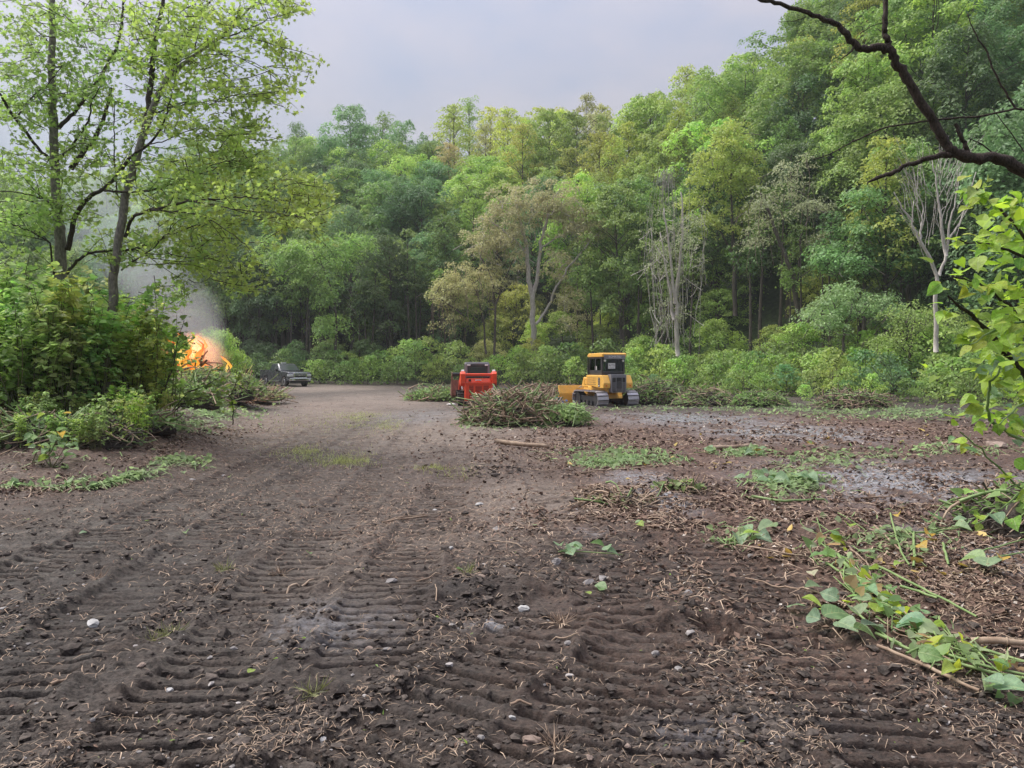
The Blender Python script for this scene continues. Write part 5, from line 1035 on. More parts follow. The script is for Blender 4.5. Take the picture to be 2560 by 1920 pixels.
# ------------------------------------------------------------------ piles of torn-out brush
rng = np.random.default_rng(777)
PROTO_STEM = []
for k in range(5):
    mb = MB(); L = 1.0; P = bent([-.5, 0, 0], [.5, 0, 0], 8, .07); mb.tube(P, [.016, .010], 5, rng.random()); PROTO_STEM.append(mb)
STEM_T = [m.mesh('stem', M['stalk_tan'], True) for m in PROTO_STEM]; STEM_G = [m.mesh('stem', M['stalk_green'], True) for m in PROTO_STEM]; STEM_D = [m.mesh('stem', M['bark'], True) for m in PROTO_STEM]
def pile(name, u, v, Y, rx, ry, h, label, nstem=700, nleaf=1800, npart=40, green=.5, leafc=(.22, .35, .12), ls=.12, roots=True, cat='brush pile', dark=.5):
    p = at(u, v, Y); z0 = float(H(p.x, p.y)); e = empty(name, (p.x, p.y, z0))
    # core of earth and roots
    V = ICO3.copy(); V = V[:, :]; n_ = fbm(V[:, 0] * 2 + 5, V[:, 1] * 2 + V[:, 2] * 1.7, int(u) % 97, 4); V = V * (.62 + .5 * n_)[:, None] * [rx, ry, h]; V[:, 2] = np.maximum(V[:, 2], -.1)
    mb = MB(); mb.add(V, ICF3, .4); mobj('root_mass', mb.mesh('root_mass', M['clod'], True), e)
    def surf(n, zmax=1.0):
        th = rng.random(n) * 6.28; q = rng.random(n) ** .6; x = rx * q * np.cos(th); y = ry * q * np.sin(th); z = h * np.sqrt(np.maximum(0, 1 - q ** 2)) * (.75 + .4 * vn(x * 1.3 + u, y * 1.3, 3)) * rng.uniform(.35, 1.0, n) ** .5
        return np.stack([x, y, z], 1)
    for nm, frac, mat in (('stems', 1 - green, 'stalk_tan'), ('green_stems', green, 'stalk_green'), ('dark_roots', dark, 'bark')):
        mb = MB(); n = int(nstem * frac); C = surf(n)
        for c in C:
            L = rng.uniform(.5, 1.6) * (.7 if nm == 'dark_roots' else 1) * min(1, rx / 1.4); th = rng.random() * 6.28; out = np.array([c[0] / rx ** 2, c[1] / ry ** 2, 0]); out /= np.linalg.norm(out) + 1e-6
            d = np.array([math.cos(th), math.sin(th), 0]) + out * .6; d[2] = -.25 + rng.normal() * .3; d /= np.linalg.norm(d); a, b = c - d * L / 2, c + d * L / 2
            a[2] = max(a[2], .02); b[2] = max(b[2], .02); mb.tube(bent(a, b, 5, .12), [rng.uniform(.010, .026) * min(1.2, .3 + rx * .5), .006], 4, rng.random(), cap=False)
        o = mobj(nm, mb.mesh(nm, M[mat], True), e, kind='stuff')
    mb = MB(); C = surf(nleaf) * [1.06, 1.06, 1.08]; C[:, 2] += .05; mb.cards(C, np.array([0, -.4, 1.]) + rng.normal(size=(nleaf, 3)) * .7, rng.normal(size=(nleaf, 3)) + [0, 0, -.6], rng.uniform(.6, 1.3, nleaf) * ls, T_HEART)
    mobj('leaves', mb.mesh('leaves', M['leaf_near']), e, kind='stuff', color=leafc)
    C = surf(npart)
    for k, c in enumerate(C):
        th = rng.random() * 6.28; L = rng.uniform(1.2, 2.4) * min(1, rx / 1.5); pool = STEM_G if rng.random() < green else STEM_T
        mobj('stem', pool[k % 5], e, tuple(c + [0, 0, .06]), (rng.normal() * .1, rng.normal() * .35, th), (L, 1.3, 1.3))
    return tag(e, label, cat)
pile('brush_pile', 1292, 1060, 23.6, 1.55, 1.2, .88, 'large tangled pile of torn knotweed stems and roots in front of the red loader', 1300, 650, 80, .35, (.32, .43, .20), .13, dark=.3)
pile('brush_pile', 1395, 1062, 23.3, .95, .9, .62, 'leafy green right shoulder of the central brush heap', 260, 1500, 14, .7, (.30, .44, .19), .12, dark=.1)
pile('brush_pile', 1095, 990, 41, 1.7, 1.3, .60, 'low pile of cut leaves and stems left of the red loader', 350, 1800, 20, .6, (.24, .38, .14), dark=.3)
pile('brush_pile', 1380, 985, 44, 2.4, 1.5, .75, 'brownish heap of dry stems between the red loader and bulldozer', 900, 500, 50, .2)
pile('brush_pile', 1640, 985, 41, 1.9, 1.3, 1.15, 'green weed heap with exposed reddish roots right of the bulldozer', 450, 1500, 20, .5, dark=.9)
pile('brush_pile', 1760, 1000, 38.5, 1.5, 1.1, .7, 'small heap of roots and stems at the foot of the weed bank', 300, 600, 14, .4, dark=.9)
pile('brush_pile', 1900, 1005, 36, 1.3, 1.0, .7, 'low leafy heap under a dark bush on the weed bank', 200, 1200, 10, .7)
pile('brush_pile', 2140, 1000, 33, 1.5, 1.0, .6, 'heap of bare reddish twigs at the weed bank base', 350, 500, 14, .3, dark=.8)
pile('brush_pile', 590, 985, 36, 2.4, 2.0, .45, 'straw coloured heap of dead stems in front of the pickup', 900, 700, 40, .25, (.30, .36, .17), dark=.3)
pile('brush_pile', 520, 1000, 31, 2.2, 2.0, 1.0, 'leafy debris bank below the bonfire', 500, 2400, 24, .6, dark=.3)
pile('brush_pile', 440, 1040, 25, 1.5, 1.5, .7, 'green debris heap beside the knotweed thicket', 350, 1900, 16, .6, dark=.3)
pile('brush_pile', 90, 1115, 13.6, 1.1, .7, .35, 'flattened heap of knotweed leaves and canes at the far left edge', 260, 900, 12, .6, (.24, .36, .14), .11, dark=.5)
pile('brush_pile', 330, 1080, 15.2, .9, .6, .30, 'low leafy debris at the foot of the leaning maple', 200, 700, 8, .6, (.24, .36, .14), .11, dark=.6)
pile('brush_pile', 250, 1150, 13.4, .75, .6, .42, 'mossy grass-topped rootball on the left edge of the clearing', 120, 260, 8, .6, (.22, .32, .09), .07, dark=2.0)
pile('brush_pile', 1550, 1250, 9.6, .5, .25, .10, 'low ridge of torn pale roots in the middle right', 130, 60, 0, .1, (.30, .30, .17), .06, dark=.8)
pile('brush_pile', 1700, 1225, 10.5, .4, .25, .12, 'reddish torn root clump beside the grey wet patch', 110, 70, 0, .3, (.22, .3, .12), .08, dark=.9)
pile('brush_pile', 2540, 1250, 8.2, .55, .7, .5, 'dark tangle of roots and earth at the right edge under the bush', 160, 120, 8, .3, dark=2.0)
# bright leafy bush right of the fire and a thin sapling
random.seed(3)
for (u, Y, s, lab) in ((560, 42, .62, 'bright yellow-green bush just right of the bonfire'), (590, 43, .48, 'smaller lime bush between bonfire and pickup'), (530, 43, .66, 'lime bush half hidden by bonfire smoke')):
    p = at(u, 960, Y); put_tree('shrub', p.x, p.y, s, (.30, .48, .12), lab, None, 'bush', sz=1.35)
# blue jug and white scrap near the machines
g = at(1397, 990, 36.5); bb = BB().box(-.28, .24, -.16, .16, 0, .26, (.05, -.12, .03, -.03)).cyl((.3, 0, .1), (.42, 0, .1), .05, 10); o = bb.out('plastic_jug', plain('blue_plastic', (.06, .20, .55), .4), None, .04, loc=(g.x, g.y, float(H(g.x, g.y)) + .25)); tag(o, 'small blue plastic jug lying on debris left of the bulldozer', 'jug')
g = at(1128, 996, 36.5); V = ICO3 * [.22, .12, .05]; mb = MB(); mb.add(V * (1 + .2 * rng.normal(size=(len(V), 1)) * .3), ICF3); tag(mobj('plastic_scrap', mb.mesh('plastic_scrap', M['white'], True), None, (g.x, g.y, float(H(g.x, g.y)) + .04)), 'crumpled white plastic scrap on the mud left of the red loader', 'scrap')
# ------------------------------------------------------------------ bonfire
def bonfire():
    Y = 33.0; p = at(472, 960, Y); z0 = float(H(p.x, p.y)); e = empty('bonfire', (p.x, p.y, z0)); base = at(472, 957, Y).z - z0
    mb = MB(); n_ = fbm(ICO3[:, 0] * 2, ICO3[:, 1] * 2 + ICO3[:, 2], 8, 4); V = ICO3 * (.7 + .5 * n_)[:, None] * [2.2, 1.6, base + .5]; V[:, 2] = np.maximum(V[:, 2], -.1); mb.add(V, ICF3, .4); mobj('ash_heap', mb.mesh('ash_heap', M['clod'], True), e)
    for k in range(44):
        th = rng.random() * 6.28; q = rng.random(); c = np.array([1.9 * q * math.cos(th), -abs(1.3 * q * math.sin(th)) - .2, base + .9 - .9 * q]); me = STEM_D[k % 5]
        mobj('branch', me, e, tuple(c), (rng.normal() * .3, rng.normal() * .5, rng.random() * 6.28), (rng.uniform(1.5, 2.6), 3, 3))
    m, t, o = newmat('flame'); em = N(t, 'ShaderNodeEmission'); tc = N(t, 'ShaderNodeTexCoord'); nz = N(t, 'ShaderNodeTexNoise'); nz.inputs['Scale'].default_value = 2.2; nz.inputs['Detail'].default_value = 3
    sp = N(t, 'ShaderNodeSeparateXYZ'); at_ = N(t, 'ShaderNodeAttribute', attribute_name='rnd'); ad_ = N(t, 'ShaderNodeMath', operation='ADD'); cr = N(t, 'ShaderNodeValToRGB'); q = cr.color_ramp.elements
    q[0].position = .35; q[0].color = (1, .80, .22, 1); q[1].position = 1.15 - .2; q[1].color = (.95, .16, .035, 1); w_ = cr.color_ramp.elements.new(.6); w_.color = (1, .42, .04, 1)
    t.links.new(tc.outputs['Object'], nz.inputs['Vector']); mm = N(t, 'ShaderNodeMath', operation='MULTIPLY'); mm.inputs[1].default_value = .7; t.links.new(nz.outputs[0], mm.inputs[0]); t.links.new(mm.outputs[0], ad_.inputs[0])
    m5 = N(t, 'ShaderNodeMath', operation='MULTIPLY'); m5.inputs[1].default_value = .62; t.links.new(at_.outputs['Fac'], m5.inputs[0]); t.links.new(m5.outputs[0], ad_.inputs[1]); t.links.new(ad_.outputs[0], cr.inputs[0]); t.links.new(cr.outputs[0], em.inputs['Color']); em.inputs['Strength'].default_value = .36
    t.links.new(em.outputs[0], o.inputs['Surface'])
    for k in range(120):
        x = rng.normal() * 1.1 - .45; y = rng.normal() * .7; hh = rng.uniform(.25, 1.25) ** 1.5 * math.exp(-(x / 1.6) ** 2) + .15; mb = MB()
        nseg = 7; tt = np.linspace(0, 1, nseg); P = np.stack([.26 * hh * np.sin(tt * 6 + k) * tt, .08 * np.cos(tt * 4 + k) * tt, hh * tt], 1); r = np.array([.09, .13, .10, .12, .06, .05, .006]) * (.7 + .5 * hh) * rng.uniform(.45, 1.05, 7)
        mb.tube(P, r, 7, cap=False); V = np.concatenate(mb.V); mb.A = [np.clip(V[:, 2] / hh * .8 + abs(x) * .2 + rng.normal() * .3, 0, 1)]
        mobj('flame', mb.mesh('flame', m, True), e, (x, y, base + .25 * math.exp(-x * x) + rng.random() * 1.0 * math.exp(-x * x / 1.2) - .15))
    # glowing gas and fire-lit smoke round the flames
    m, t, o = newmat('burning_gas'); L = t.links.new; tc = N(t, 'ShaderNodeTexCoord'); mp = N(t, 'ShaderNodeMapping'); mp.inputs['Scale'].default_value = (1, 1, .6); nz = N(t, 'ShaderNodeTexNoise'); nz.inputs['Scale'].default_value = 1.9; nz.inputs['Detail'].default_value = 5; nz.inputs['Distortion'].default_value = 1.2
    ln = N(t, 'ShaderNodeVectorMath', operation='LENGTH'); m2 = N(t, 'ShaderNodeMapping'); m2.inputs['Scale'].default_value = (1 / 2.3, 1 / 1.6, 1 / 2.0); L(tc.outputs['Object'], m2.inputs[0]); L(m2.outputs[0], ln.inputs[0])
    mr = N(t, 'ShaderNodeMapRange'); mr.inputs[1].default_value = 1.0; mr.inputs[2].default_value = .3; mr.inputs[3].default_value = -.5; mr.inputs[4].default_value = .42; L(ln.outputs['Value'], mr.inputs[0]); L(tc.outputs['Object'], mp.inputs[0]); L(mp.outputs[0], nz.inputs['Vector'])
    a = N(t, 'ShaderNodeMath', operation='ADD'); L(nz.outputs[0], a.inputs[0]); L(mr.outputs[0], a.inputs[1]); s = N(t, 'ShaderNodeMapRange'); s.inputs[1].default_value = .42; s.inputs[2].default_value = .95; s.inputs[3].default_value = 0; s.inputs[4].default_value = 1.0; L(a.outputs[0], s.inputs[0])
    v = N(t, 'ShaderNodeVolumePrincipled'); v.inputs['Color'].default_value = (.85, .62, .58, 1); v.inputs['Emission Color'].default_value = (1, .22, .09, 1); md = N(t, 'ShaderNodeMath', operation='MULTIPLY'); md.inputs[1].default_value = .45; L(s.outputs[0], md.inputs[0]); L(md.outputs[0], v.inputs['Density'])
    mz = N(t, 'ShaderNodeMath', operation='MULTIPLY'); mz.inputs[1].default_value = .05; L(s.outputs[0], mz.inputs[0]); L(mz.outputs[0], v.inputs['Emission Strength']); L(v.outputs[0], o.inputs['Volume'])
    b = BB().box(-2.4, 2.4, -1.7, 1.7, -1.0, 2.1); gs = b.out('burning_gas', m, e, 0, loc=(.25, 0, base + .9))
    tag(e, 'blazing bonfire of brush behind the thicket on the left', 'bonfire')
    lg = bpy.data.lights.new('fire_light', 'POINT'); lg.energy = 420; lg.color = (1, .42, .12); lg.shadow_soft_size = .8; lo = bpy.data.objects.new('fire_light', lg); link(lo); lo.location = (p.x, p.y - .2, z0 + base + 1.6)
bonfire()
# ------------------------------------------------------------------ smoke plume drifting up and left
def smoke():
    m, t, o = newmat('smoke'); L = t.links.new; tc = N(t, 'ShaderNodeTexCoord'); sp = N(t, 'ShaderNodeSeparateXYZ'); L(tc.outputs['Object'], sp.inputs[0])
    HT = 24.0
    def mth(op, a, b=None):
        x = N(t, 'ShaderNodeMath', operation=op)
        for k, q in enumerate((a, b)):
            if q is None: continue
            if isinstance(q, (int, float)): x.inputs[k].default_value = q
            else: L(q, x.inputs[k])
        return x.outputs[0]
    zt = mth('DIVIDE', sp.outputs['Z'], HT); ax = N(t, 'ShaderNodeFloatCurve'); c = ax.mapping.curves[0]; pts = [(0, 1 - .0), (.10, .93), (.22, .80), (.45, .62), (.7, .42), (1, .12)]
    c.points[0].location = pts[0]; c.points[1].location = pts[-1]
    for q in pts[1:-1]: c.points.new(*q)
    ax.mapping.update(); L(zt, ax.inputs['Value'])
    off = mth('SUBTRACT', sp.outputs['X'], mth('MULTIPLY', mth('SUBTRACT', ax.outputs[0], 1.0), 16.0))
    wd_ = mth('ADD', mth('MULTIPLY', mth('POWER', mth('MAXIMUM', zt, .001), .6), 5.5), .8)
    nz = N(t, 'ShaderNodeTexNoise'); nz.inputs['Scale'].default_value = .33; nz.inputs['Detail'].default_value = 4; nz.inputs['Distortion'].default_value = .4; L(tc.outputs['Object'], nz.inputs['Vector'])
    r2 = mth('ADD', mth('POWER', mth('ABSOLUTE', mth('DIVIDE', off, wd_)), 2.0), mth('POWER', mth('ABSOLUTE', mth('DIVIDE', sp.outputs['Y'], wd_)), 2.0))
    body = mth('MAXIMUM', mth('SUBTRACT', mth('ADD', mth('MULTIPLY', nz.outputs[0], 1.5), .15), r2), 0)
    fall = mth('DIVIDE', .48, mth('ADD', mth('MULTIPLY', zt, 9.0), 1.0))
    v = N(t, 'ShaderNodeVolumePrincipled'); v.inputs['Color'].default_value = (.84, .92, 1, 1); v.inputs['Anisotropy'].default_value = .2; L(mth('MULTIPLY', mth('MINIMUM', body, 1.0), fall), v.inputs['Density']); L(v.outputs[0], o.inputs['Volume'])
    p = at(478, 900, 35); b = BB().box(-20, 4.5, -6.5, 6.5, -.2, HT); ob = b.out('smoke', m, None, 0, loc=(p.x, 36.5, p.z - .3)); tag(ob, 'blue grey smoke plume rising from the bonfire behind the maples', 'smoke', kind='stuff')
smoke()
# ------------------------------------------------------------------ cut stalks with big leaves, lower right
rng = np.random.default_rng(31)
def leafmesh(k, fold=.0):
    mb = MB(); m = 9; V = []; F = []
    prof = [(0, .02), (.06, .26), (.16, .42), (.30, .48), (.46, .45), (.62, .36), (.78, .22), (.90, .09), (1.0, .0)]
    for i, (t, w) in enumerate(prof):
        back = -.10 * max(0, 1 - t / .12)
        for s in (-1, -.5, 0, .5, 1):
            y = t + (back * abs(s)) ; cup = .16 * abs(s) * w * 2 * (1 + fold) - .22 * t * t * (1 + .4 * k % 2) + .025 * math.sin(9 * t + k * 2 + s * 2) * abs(s)
            V.append((s * w, y, cup))
    for i in range(len(prof) - 1):
        for j in range(4): a = i * 5 + j; F.append((a, a + 1, a + 6, a + 5))
    mb.add(V, F, .5); return mb
LEAF_B = [leafmesh(k, f).mesh('leaf', M['leaf_big'], True) for k, f in enumerate((0, .4, -.6, 1.2))]
def leaf_at(parent, loc, size, yaw, tilt, roll, col, k=None):
    return mobj('leaf', LEAF_B[rng.integers(4) if k is None else k], parent, loc, (tilt, roll, yaw), size, None, col)
CF = .366
def c8(x, y): return (1750 + x * CF, 1250 + y * CF)
LC = {'g': (.17, .30, .11), 'b': (.23, .36, .20), 'l': (.27, .40, .20), 'y': (.30, .42, .07), 'Y': (.60, .40, .08), 'p': (.55, .50, .38)}
STALKS = [  # (photo-crop points, radius m, material, leaves, label)
    ([(940, 400), (1060, 560), (1200, 690), (1330, 790), (1450, 850)], .016, 'stalk_green', [(950, 320, 90, 'g'), (1020, 260, 80, 'y'), (1150, 420, 110, 'b'), (1060, 470, 60, 'g')], 'thick pale green cut stalk running down the middle of the bundle'),
    ([(1200, 950), (1500, 1080), (1900, 1220), (2260, 1300)], .010, 'stalk_green', [(1420, 930, 190, 'b'), (1620, 950, 130, 'y'), (1580, 1170, 140, 'g'), (1700, 1260, 130, 'y'), (1870, 1220, 100, 'g')], 'long smooth green stalk carrying the largest round leaf'),
    ([(1210, 1050), (1480, 1150), (1650, 1230), (1910, 1345)], .011, 'stalk_tan', [], 'dry brown cane under the lowest leaves'),
    ([(310, 550), (550, 600), (700, 650), (900, 725), (1130, 835)], .007, 'stalk_tan', [(770, 680, 120, 'b'), (660, 755, 110, 'b')], 'thin pinkish stalk reaching out to the left'),
    ([(860, 470), (1000, 560), (1110, 700)], .009, 'stalk_green', [(800, 465, 110, 'g'), (770, 570, 80, 'p')], 'short green stalk with a rolled pale leaf'),
    ([(1190, 480), (1400, 590), (1640, 720), (1890, 850)], .010, 'stalk_green', [(1180, 540, 80, 'y'), (1210, 600, 100, 'g'), (1350, 530, 70, 'y')], 'green stalk lying apart above the bundle'),
    ([(1370, 640), (1500, 690), (1620, 745)], .010, 'stalk_green', [(1300, 740, 100, 'g')], 'pale split stalk parallel to the upper one'),
    ([(1300, 130), (1360, 370), (1430, 475)], .010, 'stalk_green', [(1350, 150, 60, 'Y')], 'slanting green stalk stub standing in the litter'),
    ([(1190, 210), (1290, 300), (1380, 390)], .010, 'stalk_tan', [(1520, 360, 90, 'Y')], 'reddish brown peeled stalk in the litter'),
    ([(1460, 245), (1458, 480)], .013, 'stalk_green', [(1600, 170, 120, 'g'), (1640, 210, 80, 'p'), (1570, 290, 80, 'Y')], 'stout green stalk pointing toward the camera'),
    ([(1470, 260), (1600, 255), (1740, 240)], .010, 'stalk_green', [], 'horizontal green stalk behind the stout one'),
    ([(1670, 1115), (2000, 1225), (2260, 1275)], .009, 'stalk_green', [(2030, 1240, 110, 'g'), (1990, 1350, 130, 'b'), (2140, 1380, 200, 'b')], 'lower right green stalk with drooping leaves'),
    ([(1750, 1020), (2050, 1090), (2260, 1150)], .010, 'stalk_green', [(1820, 1110, 90, 'g')], 'right green stalk beside the papery brown leaf'),
    ([(250, 350), (480, 400), (740, 425)], .008, 'stalk_tan', [(270, 320, 110, 'b'), (360, 300, 110, 'y'), (450, 230, 130, 'l'), (440, 300, 100, 'b'), (320, 260, 100, 'l')], 'thin brown stalk with a fan of leaves at its left end'),
    ([(1850, 1000), (2050, 1020), (2260, 1040)], .022, 'stalk_tan', [], 'thick bleached dry cane at the right edge'),
    ([(1660, 330), (1680, 420), (1700, 470)], .012, 'stalk_green', [(1850, 470, 140, 'l'), (1970, 510, 170, 'l'), (2060, 465, 90, 'Y')], 'curved green stub by the pale yellow leaves'),
    ([(1890, 455), (2050, 425), (2230, 395)], .009, 'stalk_green', [], 'straight thin green stalk on the far right'),
    ([(1930, 385), (2080, 350), (2230, 300)], .008, 'stalk_green', [], 'upper thin green stalk on the far right'),
    ([(1030, 800), (1250, 960), (1380, 1010)], .008, 'stalk_green', [(770, 760, 120, 'y'), (760, 880, 120, 'b'), (800, 840, 90, 'y'), (880, 780, 120, 'b'), (940, 880, 190, 'g'), (1010, 970, 160, 'b'), (1060, 900, 140, 'b'), (1190, 930, 150, 'b'), (1130, 1000, 130, 'g'), (1210, 830, 120, 'y'), (1110, 830, 90, 'l')], 'cut stalk tip crowded with broad blue-green leaves'),
    ([(1000, 600), (1090, 740), (1150, 830)], .007, 'stalk_green', [(1160, 730, 130, 'b'), (1100, 760, 110, 'l'), (1020, 770, 70, 'y')], 'thin stalk with folded pale leaves in the middle'),
    ([(1240, 760), (1420, 860), (1540, 930)], .007, 'stalk_green', [(1500, 890, 110, 'l'), (1340, 870, 80, 'b')], 'thin stalk beneath the largest round leaf')]
for pts, r, mat, leaves, lab in STALKS:
    P = np.array([tuple(G(*c8(*q))) for q in pts]); P = refine(P, 4, .004); P[:, 2] = groundz(P[:, 0], P[:, 1]) + .035 + r + .02 * rng.random(); P[:, 2] = np.convolve(np.pad(P[:, 2], 2, 'edge'), np.ones(5) / 5, 'valid')
    o_ = P[len(P) // 2].copy(); e = empty('cut_stalk', tuple(o_)); mb = MB(); mb.tube(P - o_, [r, r, r * .8], 8); mobj('stem', mb.mesh('stem', M[mat], True), e)
    for k in range(1, len(P) - 1, 4):
        q = P[k] - o_; T = P[k + 1] - P[k]; T /= np.linalg.norm(T); n2 = MB(); n2.tube(np.array([q - T * .006, q, q + T * .006]), [r * 1.05, r * 1.3, r * 1.05], 8); mobj('node', n2.mesh('node', M[mat], True), e)
    for (x, y, w, c) in leaves:
        g = G(*c8(x, y)); s = w * CF / FPX * g.y * 1.05; z = float(groundz(np.array([g.x]), np.array([g.y]))[0]) + .045 + .04 * rng.random()
        yaw = rng.random() * 6.28; off = np.array([-math.sin(yaw), math.cos(yaw)]) * s * .5
        leaf_at(e, (g.x - off[0] - o_[0], g.y - off[1] - o_[1], z - o_[2] + .03), s, yaw, rng.uniform(-.1, .45), rng.normal() * .35, tuple(v * rng.uniform(.9, 1.1) for v in LC[c]))
    tag(e, lab, 'plant stalk', 'freshly cut knotweed stalks')
# the loose mass of thin stems and torn leaves between them
e = empty('cut_foliage', tuple(G(*c8(1300, 850)))); ov = np.array(e.location); SP = np.array([(850, 290), (1000, 480), (1230, 790), (1500, 980), (1800, 1130), (2260, 1310)], float); ms = MB(); ml_ = MB()
for k in range(90):
    t = rng.random() * 4.6; q = np.array([np.interp(t, range(6), SP[:, c]) for c in (0, 1)]) + rng.normal(size=2) * [60, 45]; a = math.atan2(SP[min(5, int(t) + 1)][1] - SP[int(t)][1], SP[min(5, int(t) + 1)][0] - SP[int(t)][0]) + rng.normal() * .45; L_ = rng.uniform(60, 330)
    g0, g1 = G(*c8(q[0] - math.cos(a) * L_ / 2, q[1] - math.sin(a) * L_ / 2)), G(*c8(q[0] + math.cos(a) * L_ / 2, q[1] + math.sin(a) * L_ / 2)); P = bent(g0, g1, 7, .05); P[:, 2] = groundz(P[:, 0], P[:, 1]).max() * .5 + groundz(P[:, 0], P[:, 1]) * .5 + .02 + .06 * rng.random()
    ms.tube(P - ov, [rng.uniform(.003, .009), .003], 5, m=int(rng.random() < .3), cap=False)
for col, n, sp_ in (((.20, .33, .13), 60, 1), ((.34, .44, .26), 34, 1.1), ((.36, .46, .08), 22, 1.2), ((.42, .32, .16), 18, 1.4)):
    ml_ = MB()
    for k in range(n):
        t = rng.random() * 4.9; q = np.array([np.interp(t, range(6), SP[:, c]) for c in (0, 1)]) + rng.normal(size=2) * [75 * sp_, 55 * sp_]; g0 = G(*c8(*q)); z = float(groundz(np.array([g0.x]), np.array([g0.y]))[0]) + .03 + .09 * rng.random()
        ml_.cards([(g0.x - ov[0], g0.y - ov[1], z - ov[2])], [np.array([0, -.2, 1]) + rng.normal(size=3) * .8], [rng.normal(size=3)], [rng.uniform(.04, .13)], T_HEART)
    mobj('torn_leaves', ml_.mesh('torn_leaves', M['leaf_near']), e, kind='stuff', color=col)
mobj('thin_stems', ms.mesh('thin_stems', [M['stalk_green'], M['stalk_tan']], True), e, kind='stuff'); tag(e, 'loose mass of thin stems and torn leaves within the cut stalk bundle', 'cut foliage')
g = G(*c8(1620, 1060)); mobj_ = leaf_at(None, (g.x, g.y, g.z + .05), .13, 1.0, .3, .6, (.33, .22, .15)); mobj_.name = 'dry_leaf'; tag(mobj_, 'crumpled papery brown leaf beside the cut stalks', 'leaf')
for (u, v, s, c, lab) in [(1493, 1478, .10, 'l', 'fresh green leaf on the blocky grey stone'), (1500, 1490, .07, 'g', 'small green leaf under the fresh one by the stone'), (1475, 1500, .06, 'y', 'yellowish leaf scrap below the blocky stone'), (1335, 1317, .07, 'l', 'single pale leaf on mud in the middle distance'), (1590, 1318, .12, 'l', 'pale curled leaf near the root clump'), (1595, 1325, .10, 'y', 'yellow-green curled leaf near the root clump'),
                        (622, 1690, .05, 'y', 'tiny yellow-green leaf on the left mud'), (465, 1335, .07, 'g', 'small green leaf with a white bud on the left mud'), (1620, 1313, .06, 'p', 'white papery leaf near the root clump'), (1155, 1437, .06, 'g', 'green leaf rosette in the middle of the mud'), (770, 1388, .07, 'g', 'dark green leaf sprig right of the grass tuft'), (215, 1335, .07, 'b', 'pale leaf cluster on the upper left mud')]:
    g = G(u, v); o = leaf_at(None, (g.x, g.y, float(groundz(np.array([g.x]), np.array([g.y]))[0]) + .03), s, rng.random() * 6.28, .2, rng.normal() * .3, LC[c]); o.name = 'fallen_leaf'; tag(o, lab, 'leaf')
for (u, v, n, s, lab) in [(1460, 1385, 9, .13, 'long green sprig lying alone in the central mud'), (1975, 1210, 16, .20, 'heap of big wilted leaves in the middle right'), (1830, 1135, 8, .2, 'few green leaves on the leaf litter further back'), (2420, 1330, 7, .14, 'green leaves hanging over the wet patch at the right')]:
    g = G(u, v); e = empty('leafy_sprig', (g.x, g.y, float(groundz(np.array([g.x]), np.array([g.y]))[0]))); gs = g.y / 7
    mb = MB(); mb.tube(refine([(-.35 * gs, .05, .02), (-.1 * gs, 0, .05), (.35 * gs, -.06, .03)], 3), [.008, .004], 6); mobj('stem', mb.mesh('stem', M['stalk_green'], True), e)
    for k in range(n): leaf_at(e, (rng.uniform(-.38, .38) * gs, rng.normal() * .12 * gs, .05 + .06 * rng.random()), s * rng.uniform(.7, 1.2), rng.random() * 6.28, rng.uniform(0, .5), rng.normal() * .4, LC[rng.choice(['g', 'b', 'l'])])
    tag(e, lab, 'leafy sprig')
